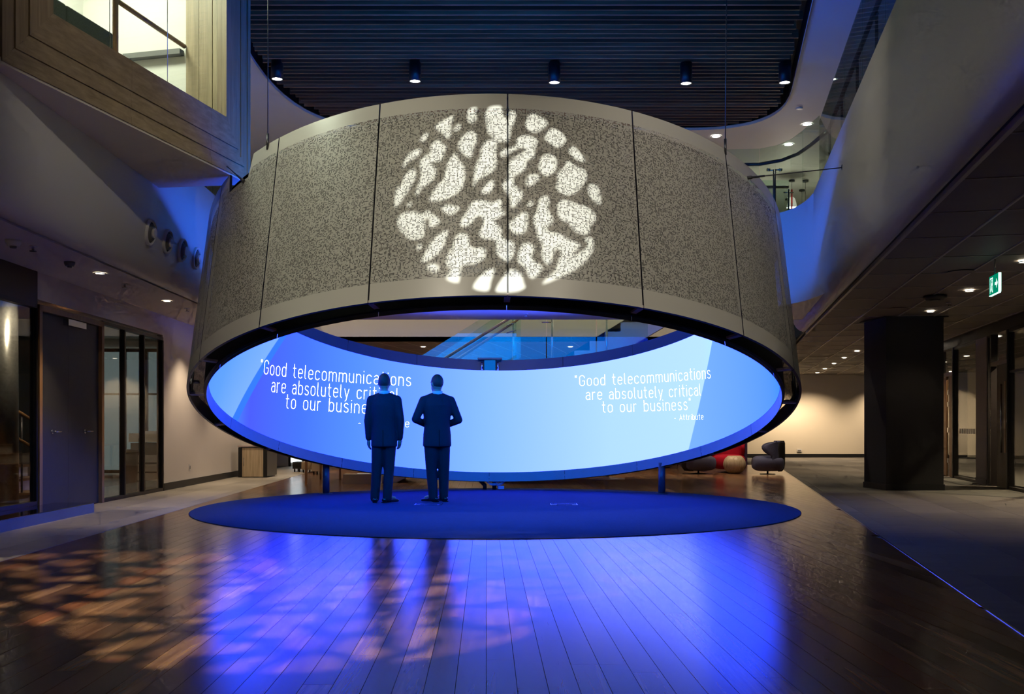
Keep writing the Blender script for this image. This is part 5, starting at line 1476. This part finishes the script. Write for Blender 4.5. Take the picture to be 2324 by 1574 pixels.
# ------------------------------------------------------------------ stair seen through the ring
stair = thing('open_stair', 'white stepped stair with glass sides and timber handrails seen through the ring', 'stair', (0, 19.4, 0))
sx0, ss, sr = -2.65, .295, .18
NSTEP = 23
prof = [(sx0, 0)]
for k in range(NSTEP):
    prof += [(sx0 + ss * k, sr * (k + 1)), (sx0 + ss * (k + 1), sr * (k + 1))]
low = [(sx0 + ss * NSTEP, sr * NSTEP - .45), (sx0 + .45, -.0)]
poly = prof + low
for yy, nm in ((18.9, 'stringer'), (20.3, 'stringer')):
    m_ = MB(); n_ = len(poly)
    vs = [(p[0], yy, p[1]) for p in poly] + [(p[0], yy + .06, p[1]) for p in poly]
    bm = bmesh.new()
    bv = [bm.verts.new(v) for v in vs]
    f0 = bm.faces.new(bv[:n_]); f1 = bm.faces.new(bv[n_:][::-1])
    for i in range(n_): bm.faces.new([bv[i], bv[(i + 1) % n_], bv[n_ + (i + 1) % n_], bv[n_ + i]])
    bmesh.ops.triangulate(bm, faces=[f0, f1]); bmesh.ops.recalc_face_normals(bm, faces=bm.faces)
    for v in bm.verts: v.co -= Vector(stair['_b'])
    me = bpy.data.meshes.new('stringer'); bm.to_mesh(me); bm.free(); me.materials.append(MT['white'])
    o = bpy.data.objects.new('stringer', me); col.objects.link(o); o.parent = stair; o['_b'] = stair['_b']
for k in range(NSTEP):
    MB().box((sx0 + ss * (k + .5), 19.63, sr * (k + 1) - .02), (ss + .02, 1.34, .04)).build('tread', 'honey', stair)
    MB().box((sx0 + ss * k + .01, 19.63, sr * (k + .5) - .01), (.015, 1.34, sr)).build('riser', 'cream', stair)
# sloping handrails and glass
for (u0, v0, u1, v1, yy) in ((1008, 814, 1172, 712, 18.3), (1040, 814, 1182, 720, 18.7)):
    a, b = at(u0, v0, yy), at(u1, v1, yy)
    d = (b - a)
    a2 = a - d * 1.0
    MB().tube([a2, b + d * .05], .026, 10).build('handrail', 'rail', stair)
    up = Vector((0, 0, .32)); dn = Vector((0, 0, -.75))
    MB().hexa([a2 + dn, b + dn, b + dn + Vector((0, .012, 0)), a2 + dn + Vector((0, .012, 0)), a2 + up, b + up, b + up + Vector((0, .012, 0)), a2 + up + Vector((0, .012, 0))]).build('glass_side', 'greenglass', stair)
a, b = at(1182, 720, 18.7), at(1286, 720, 18.7)
MB().tube([a, b], .024, 10).build('handrail', 'rail', stair)
for u in (1165, 1253, 1377):
    yy = 18.75
    MB().tube([at(u, 860, yy), at(u, 690, yy)], .020, 10).build('baluster', 'steel', stair)
for u0, u1 in ((1165, 1239), (1241, 1352), (1355, 1470)):
    a, b = at(u0, 860, 18.72), at(u1, 690, 18.72)
    MB().hexa([Vector((x, y, z)) for z in (a.z, b.z) for x, y in ((a.x, 18.71), (b.x, 18.71), (b.x, 18.722), (a.x, 18.722))]).build('glass_side', 'greenglass', stair)
for u, v in ((1240, 731), (1160, 735), (1160, 752)):
    p = at(u, v, 18.68)
    MB().tube([p + Vector((-.09, 0, -.03 if u < 1200 else 0)), p + Vector((.09, 0, .03 if u < 1200 else 0))], .010, 6).build('standoff', 'steel', stair)

# ------------------------------------------------------------------ pendants on the upper storey
for (u, v, dp, L_, kind, nm) in ((1797, 408, 23.6, .42, 'bell', 'largest bell pendant beyond the bridge'), (1788, 424, 26.0, .35, 'bell', 'second bell pendant behind the largest'), (1820, 417, 25, .95, 'stick', 'slim hanging lamp right of the bell pendants'), (1828, 409, 24, .85, 'stick', 'rightmost slim hanging lamp by the bulkhead corner')):
    p = at(u, v, dp); p.z = min(p.z, ZU)
    t = thing('pendant_lamp', nm, 'lamp', p, 'pendant lamps on the upper storey')
    MB().lathe([(.07, 0), (.07, -.04)], p, 16).build('canopy', 'lampblack', t)
    MB().tube([p, p + Vector((0, 0, -L_))], .004, 6).build('cord', 'lampblack', t)
    e = p + Vector((0, 0, -L_))
    if kind == 'bell':
        MB().lathe([(.02, .02), (.07, -.02), (.10, -.12), (.12, -.24)], e, 20, caps=False).build('shade', 'shade', t)
        MB().lathe([(.11, -.23), (.11, -.235)], e, 20).build('lens', 'lensw', t)
        if u == 1797: lamp('pendant_light', 'POINT', e + Vector((0, 0, -.4)), 40, NEUT, None, t, .1)
    else:
        MB().lathe([(.02, 0), (.025, -.2)], e, 12).build('shade', 'shade', t)
rpz = at(1797, 430, 22.0)
o = thing('red_pole', 'slim red pole rising in front of the bell pendant', 'pole', (rpz.x, rpz.y, 4.30))
MB().tube([(rpz.x, rpz.y, 4.30), (rpz.x, rpz.y, rpz.z)], .018, 10).build('shaft', 'redmet', o)
MB().lathe([(.12, 0), (.12, .02)], (rpz.x, rpz.y, 4.30), 16).build('base', 'redmet', o)

# ------------------------------------------------------------------ lounge chairs and tables, right
def chair_mesh(t, fab, shell, wx=1.0):
    rows = []
    e1, e2 = .55, .45
    pw = lambda c, e: math.copysign(abs(c) ** e, c)
    for i in range(15):
        a = -PI / 2 + PI * i / 14
        rows.append([Vector((wx * .36 * pw(math.cos(a), e1) * pw(math.cos(b), e2) * (1.0 - .06 * (1 if a < 0 else 0)), .35 * pw(math.cos(a), e1) * pw(math.sin(b), e2), .245 + .175 * pw(math.sin(a), e1)))
                     for b in [2 * PI * k / 28 for k in range(28)]])
    MB().grid(rows, closed=True).build('seat', fab, t)
    # curled back: thick arc, widest at shoulder height
    prof_ = [(.28, 85), (.36, 80), (.42, 80), (.47, 92), (.52, 102), (.57, 108), (.62, 109), (.66, 104), (.69, 95), (.715, 80), (.73, 62)]
    def arcrow(z, ph, r, n=18):
        return [Vector((wx * r * math.sin(R(-ph + 2 * ph * k / n)), -.02 - r * math.cos(R(-ph + 2 * ph * k / n)), z)) for k in range(n + 1)]
    inner = [arcrow(z, ph, .275) for z, ph in prof_]
    outer = [arcrow(z, ph, .355) for z, ph in prof_]
    m_ = MB()
    rows = []
    for a_, b_ in zip(inner, outer):
        e0 = (a_[0] + b_[0]) / 2 + (a_[0] - a_[1]).normalized() * .03; e1_ = (a_[-1] + b_[-1]) / 2 + (a_[-1] - a_[-2]).normalized() * .03
        rows.append(a_ + [e1_] + b_[::-1] + [e0])
    top = [v + (Vector((v.x * .97, (v.y + .02) * .97 - .02, v.z + .025)) - v) for v in rows[-1]]
    n_ = len(rows[0])
    cen_in = []
    m_.grid(rows + [[(inner[-1][min(k, 18)] if k <= 18 else outer[-1][max(0, min(18, 38 - k))]) * 1.0 for k in range(n_)]][:0] , closed=True)
    k0 = len(m_.v) - n_
    m_.v += []
    last = rows[-1]
    ridge = [Vector(((p.x + q.x) / 2, (p.y + q.y) / 2, p.z + .025)) for p, q in zip(inner[-1], outer[-1])]
    m_.grid([inner[-1], ridge, outer[-1]])
    m_.build('backrest', fab, t)
    sh = [arcrow(z, ph, r_) for z, ph, r_ in ((.07, 50, .30), (.14, 56, .345), (.25, 58, .362), (.42, 56, .364), (.58, 60, .364), (.70, 58, .362), (.755, 44, .345))]
    so_ = MB().grid(sh).build('back_shell', shell, t)
    so = so_.modifiers.new('thick', 'SOLIDIFY'); so.thickness = .012
    MB().lathe([(.17, 0), (.17, .010), (.02, .012), (.02, .09)], (0, 0, 0), 24).build('swivel_base', 'lampblack', t)
def lounge(label, u, v, yaw, fab, shell, wx=1.0):
    p = on_z(u, v, 0)
    t = thing('lounge_chair', label, 'chair', p, 'low swivel lounge chairs'); t['_b'] = (0, 0, 0)
    t.rotation_euler = (0, 0, yaw)
    chair_mesh(t, fab, shell, wx)
lounge('blue grey swivel lounge chair facing left at the carpet edge', 1742, 1075.5, R(80), 'grey_fab', 'dark_fab')
lounge('crimson swivel lounge chair facing the viewer behind the wooden ball table', 1653, 1071, R(172), 'red_fab', 'red_fab', 1.08)
lounge('blue grey swivel lounge chair facing right, partly under the ring', 1585, 1074.5, R(-80), 'grey_fab', 'dark_fab')
p = on_z(1667, 1074, 0)
bt_ = thing('ball_table', 'pale timber ball shaped side table before the crimson chair', 'table', p)
prof_ = [(.255 * math.sin(R(a)), .215 - .235 * math.cos(R(a))) for a in range(28, 146, 9)]
prof_ = [(r_, max(z, .005)) for r_, z in prof_]
MB().lathe([(.10, .0)] + prof_ + [(.10, prof_[-1][1])], p, 32).build('body', 'ash', bt_)
p = on_z(1508, 1061, 0)
b2 = thing('bowl_table', 'low timber bowl table half hidden behind the right ring post', 'table', p)
MB().lathe([(.12, 0), (.26, .08), (.34, .2), (.34, .23)], p, 28).build('bowl', 'honey', b2)
p = on_z(1538, 1056, 0)
b3 = thing('swivel_stool', 'dark stool on a star base behind the left lounge chair', 'stool', p)
for k in range(4):
    d = Vector((math.cos(k * PI / 2 + .4), math.sin(k * PI / 2 + .4), 0))
    MB().tube([p + d * .02 + Vector((0, 0, .03)), p + d * .3 + Vector((0, 0, .014))], .012, 6).build('leg', 'lampblack', b3)
MB().tube([p, p + Vector((0, 0, .4))], .02, 8).build('stem', 'lampblack', b3)
MB().lathe([(.2, .4), (.24, .44), (.22, .5)], p, 20).build('seat', 'dark_fab', b3)
# patterned screen behind the chairs
p = at(1640, 1036, 27.5)
fs = thing('felt_divider', 'purple felt divider with pink rounded shapes behind the crimson chair', 'divider', (p.x, p.y, 0))
MB().box((p.x, p.y, .75), (1.36, .05, 1.5)).build('panel', 'purple', fs)
for dx, dz, r_ in ((.52, .72, .16), (.2, .95, .18), (-.3, .6, .2), (.5, 1.2, .14), (-.1, 1.25, .15), (-.5, 1.0, .13)):
    MB().lathe([(r_, 0), (r_, .012)], (p.x + dx, p.y - .026, dz), 7, (0, -1, 0)).build('shape', 'pinkf', fs)

# ------------------------------------------------------------------ furniture under the far left of the ring
p = on_z(583, 1083, 0)
cb_ = thing('tambour_cabinet', 'low office cabinet with a timber door and dark sides by the left wall', 'cabinet', p)
x0_, x1_, yy = on_z(541, 1083, 0).x, on_z(606, 1083, 0).x, p.y
HT = .66
MB().box(((x0_ + x1_) / 2, yy + .45, HT / 2), (x1_ - x0_ - .002, .86, HT - .04)).build('body', 'greyp', cb_)
MB().box(((x0_ + x1_) / 2, yy + .45, HT), (x1_ - x0_ + .02, .94, .03)).build('top', 'bracket', cb_)
for xx, w_ in ((x0_ + .035, .07), (x1_ - .04, .08)):
    MB().box((xx, yy + .01, HT / 2 - .01), (w_, .03, HT - .03)).build('side_post', 'black', cb_)
dr = MB().box(((x0_ + x1_) / 2, yy + .012, HT / 2 - .01), (x1_ - x0_ - .16, .02, HT - .05)).build('door', 'ash', cb_)
MB().tube([(x0_ + .115, yy - .008, .24), (x0_ + .115, yy - .008, .42)], .007, 6).build('handle', 'steel', dr)
# narrow table on timber legs
tl = thing('timber_table', 'narrow timber table whose legs show under the ring left of the post', 'table', (-3.65, 19.3, 0))
for (u, v) in ((695, 1098.5), (728, 1088.5), (772, 1087.5), (741, 1098.5)):
    q = on_z(u, v, 0); MB().box((q.x, q.y, .35), (.04, .04, .70)).build('leg', 'honey', tl)
MB().box((-3.66, 19.3, .715), (.5, 1.85, .03)).build('top', 'honey', tl)
# the broad bottom step of the stair
a, b = on_z(778, 1098, 0), on_z(866, 1098, 0)
MB().box(((a.x + b.x) / 2 - .02, a.y + .2, .09), (b.x - a.x - .04, .38, .18)).build('bottom_step', 'beige', stair)
MB().box(((a.x + b.x) / 2 + .1, a.y + .2, .186), (.45, .25, .01)).build('step_mat', 'paper', stair)
# mobile pedestals and a monitor foot further back
for k, (u0, u1, v, hh, m_, nm) in enumerate(((684, 706, 1068, .18, 'beige', 'small'), (707, 738, 1072, .55, 'beige', 'wide'), (664, 683, 1066, .16, 'black', 'dark'))):
    a, b = on_z(u0, v + 4, 0), on_z(u1, v + 4, 0)
    t = thing('mobile_pedestal', '%s drawer pedestal on castors far under the ring' % nm, 'cabinet', ((a.x + b.x) / 2, a.y + .25, 0), 'mobile pedestals')
    MB().box(((a.x + b.x) / 2, a.y + .25, .07 + hh / 2), (b.x - a.x, .5, hh)).build('body', m_, t)
    MB().box(((a.x + b.x) / 2, a.y - .008, .07 + hh * .7), ((b.x - a.x) * .9, .015, hh * .45)).build('drawer', m_, t)
    for dx in (a.x + .04, b.x - .04):
        for dy in (.05, .45): MB().lathe([(.035, -.012), (.035, .012)], (dx, a.y + dy, .035), 12, (1, 0, 0)).build('castor', 'black', t)
# far left window, its blind slats glowing by themselves
p0 = at(660, 1075, 27.0); p1 = at(686, 1075, 27)
wn = thing('window_7', 'bright window with a glowing slatted blind far left under the ring', 'window', ((p0.x + p1.x) / 2, 27.0, 0), kind='structure')
for k in range(14):
    MB().box(((p0.x + p1.x) / 2, 27.0, .10 + k * .17 + .08), (p1.x - p0.x, .02, .155)).build('blind_slat', 'blind', wn)
for xx in (p0.x - .03, p1.x + .03): MB().box((xx, 27, 1.25), (.06, .06, 2.5)).build('jamb', 'frame', wn)
o = MB().box((-6.6, 27.1, ZC / 2), (1.2, .08, ZC)).build('wall_far_left', 'pink'); tag(o, 'warm wall beside the far left window', 'wall', kind='structure')
o = MB().box((-2.9, 27.6, ZC / 2), (5.0, .08, ZC)).build('wall_far_middle', 'cream'); tag(o, 'cream wall far behind the ring left of centre', 'wall', kind='structure')
# cafe table foot
p = on_z(1378, 1087, 0)
ct_ = thing('cafe_table', 'round pedestal table on a flat grey plate under the ring right of centre', 'table', p)
MB().lathe([(.36, 0), (.36, .02), (.10, .04), (.05, .05)], p, 32).build('base', 'bracket', ct_)
MB().tube([p + Vector((0, 0, .03)), p + Vector((0, 0, .70))], .04, 14).build('stem', 'bracket', ct_)
MB().lathe([(.40, .70), (.40, .73)], p, 32).build('top', 'white', ct_)
# loose cables under the far rim
cbl = thing('cable_bundle', 'tangle of loose cables hanging under the far rim of the ring', 'cable', at(1128, 1107, 16.85) * Vector((1, 1, 0)) if False else (at(1128, 1107, 16.85).x, 16.85, .01))
random.seed(3)
for k in range(7):
    x0_ = at(1102, 0, 16.8).x; pts_ = []
    for i in range(9):
        t_ = i / 8
        pts_.append((x0_ + t_ * (.28 + .12 * random.random()), 16.62 + .05 * random.random(), .16 - .11 * math.sin(t_ * PI) * random.uniform(.3, 1.0) + .02 * random.random()))
    MB().tube(pts_, .006, 6).build('cable', 'cable', cbl)
MB().box((x0_ + .26, 16.66, .045), (.10, .06, .05), .3).build('plug_block', 'cable', cbl)
MB().box((x0_ + .18, 16.64, .15), (.10, .05, .03), -.2).build('plug_block', 'cable', cbl)
# floor boxes in the carpet
for (u0, u1, v, nm) in ((940, 1002, 1146, 'floor outlet lid with bright edges at the feet of the people'), (1251, 1311, 1146, 'floor outlet lid with bright edges right of the people')):
    a, b = on_z(u0, v, .008), on_z(u1, v, .008)
    t = thing('floor_outlet', nm, 'outlet', ((a.x + b.x) / 2, a.y, .008), 'floor outlets in the round carpet')
    MB().box(((a.x + b.x) / 2, a.y + .14, .0095), (b.x - a.x, .30, .002)).build('lid', 'carpet', t)
    for yy in (a.y, a.y + .29): MB().box(((a.x + b.x) / 2, yy, .0105), (b.x - a.x, .008, .004)).build('edge', 'steel', t)
    for xx in (a.x, b.x): MB().box((xx, a.y + .145, .0105), (.008, .29, .004)).build('edge', 'steel', t)
    MB().box((b.x - .04, a.y + .02, .011), (.07, .05, .006)).build('latch', 'steel', t)
    MB().box((a.x + .04, a.y + .02, .011), (.07, .05, .006)).build('latch', 'steel', t)

for o in bpy.data.objects:                            # drop the build-time bookkeeping
    if '_b' in o: del o['_b']
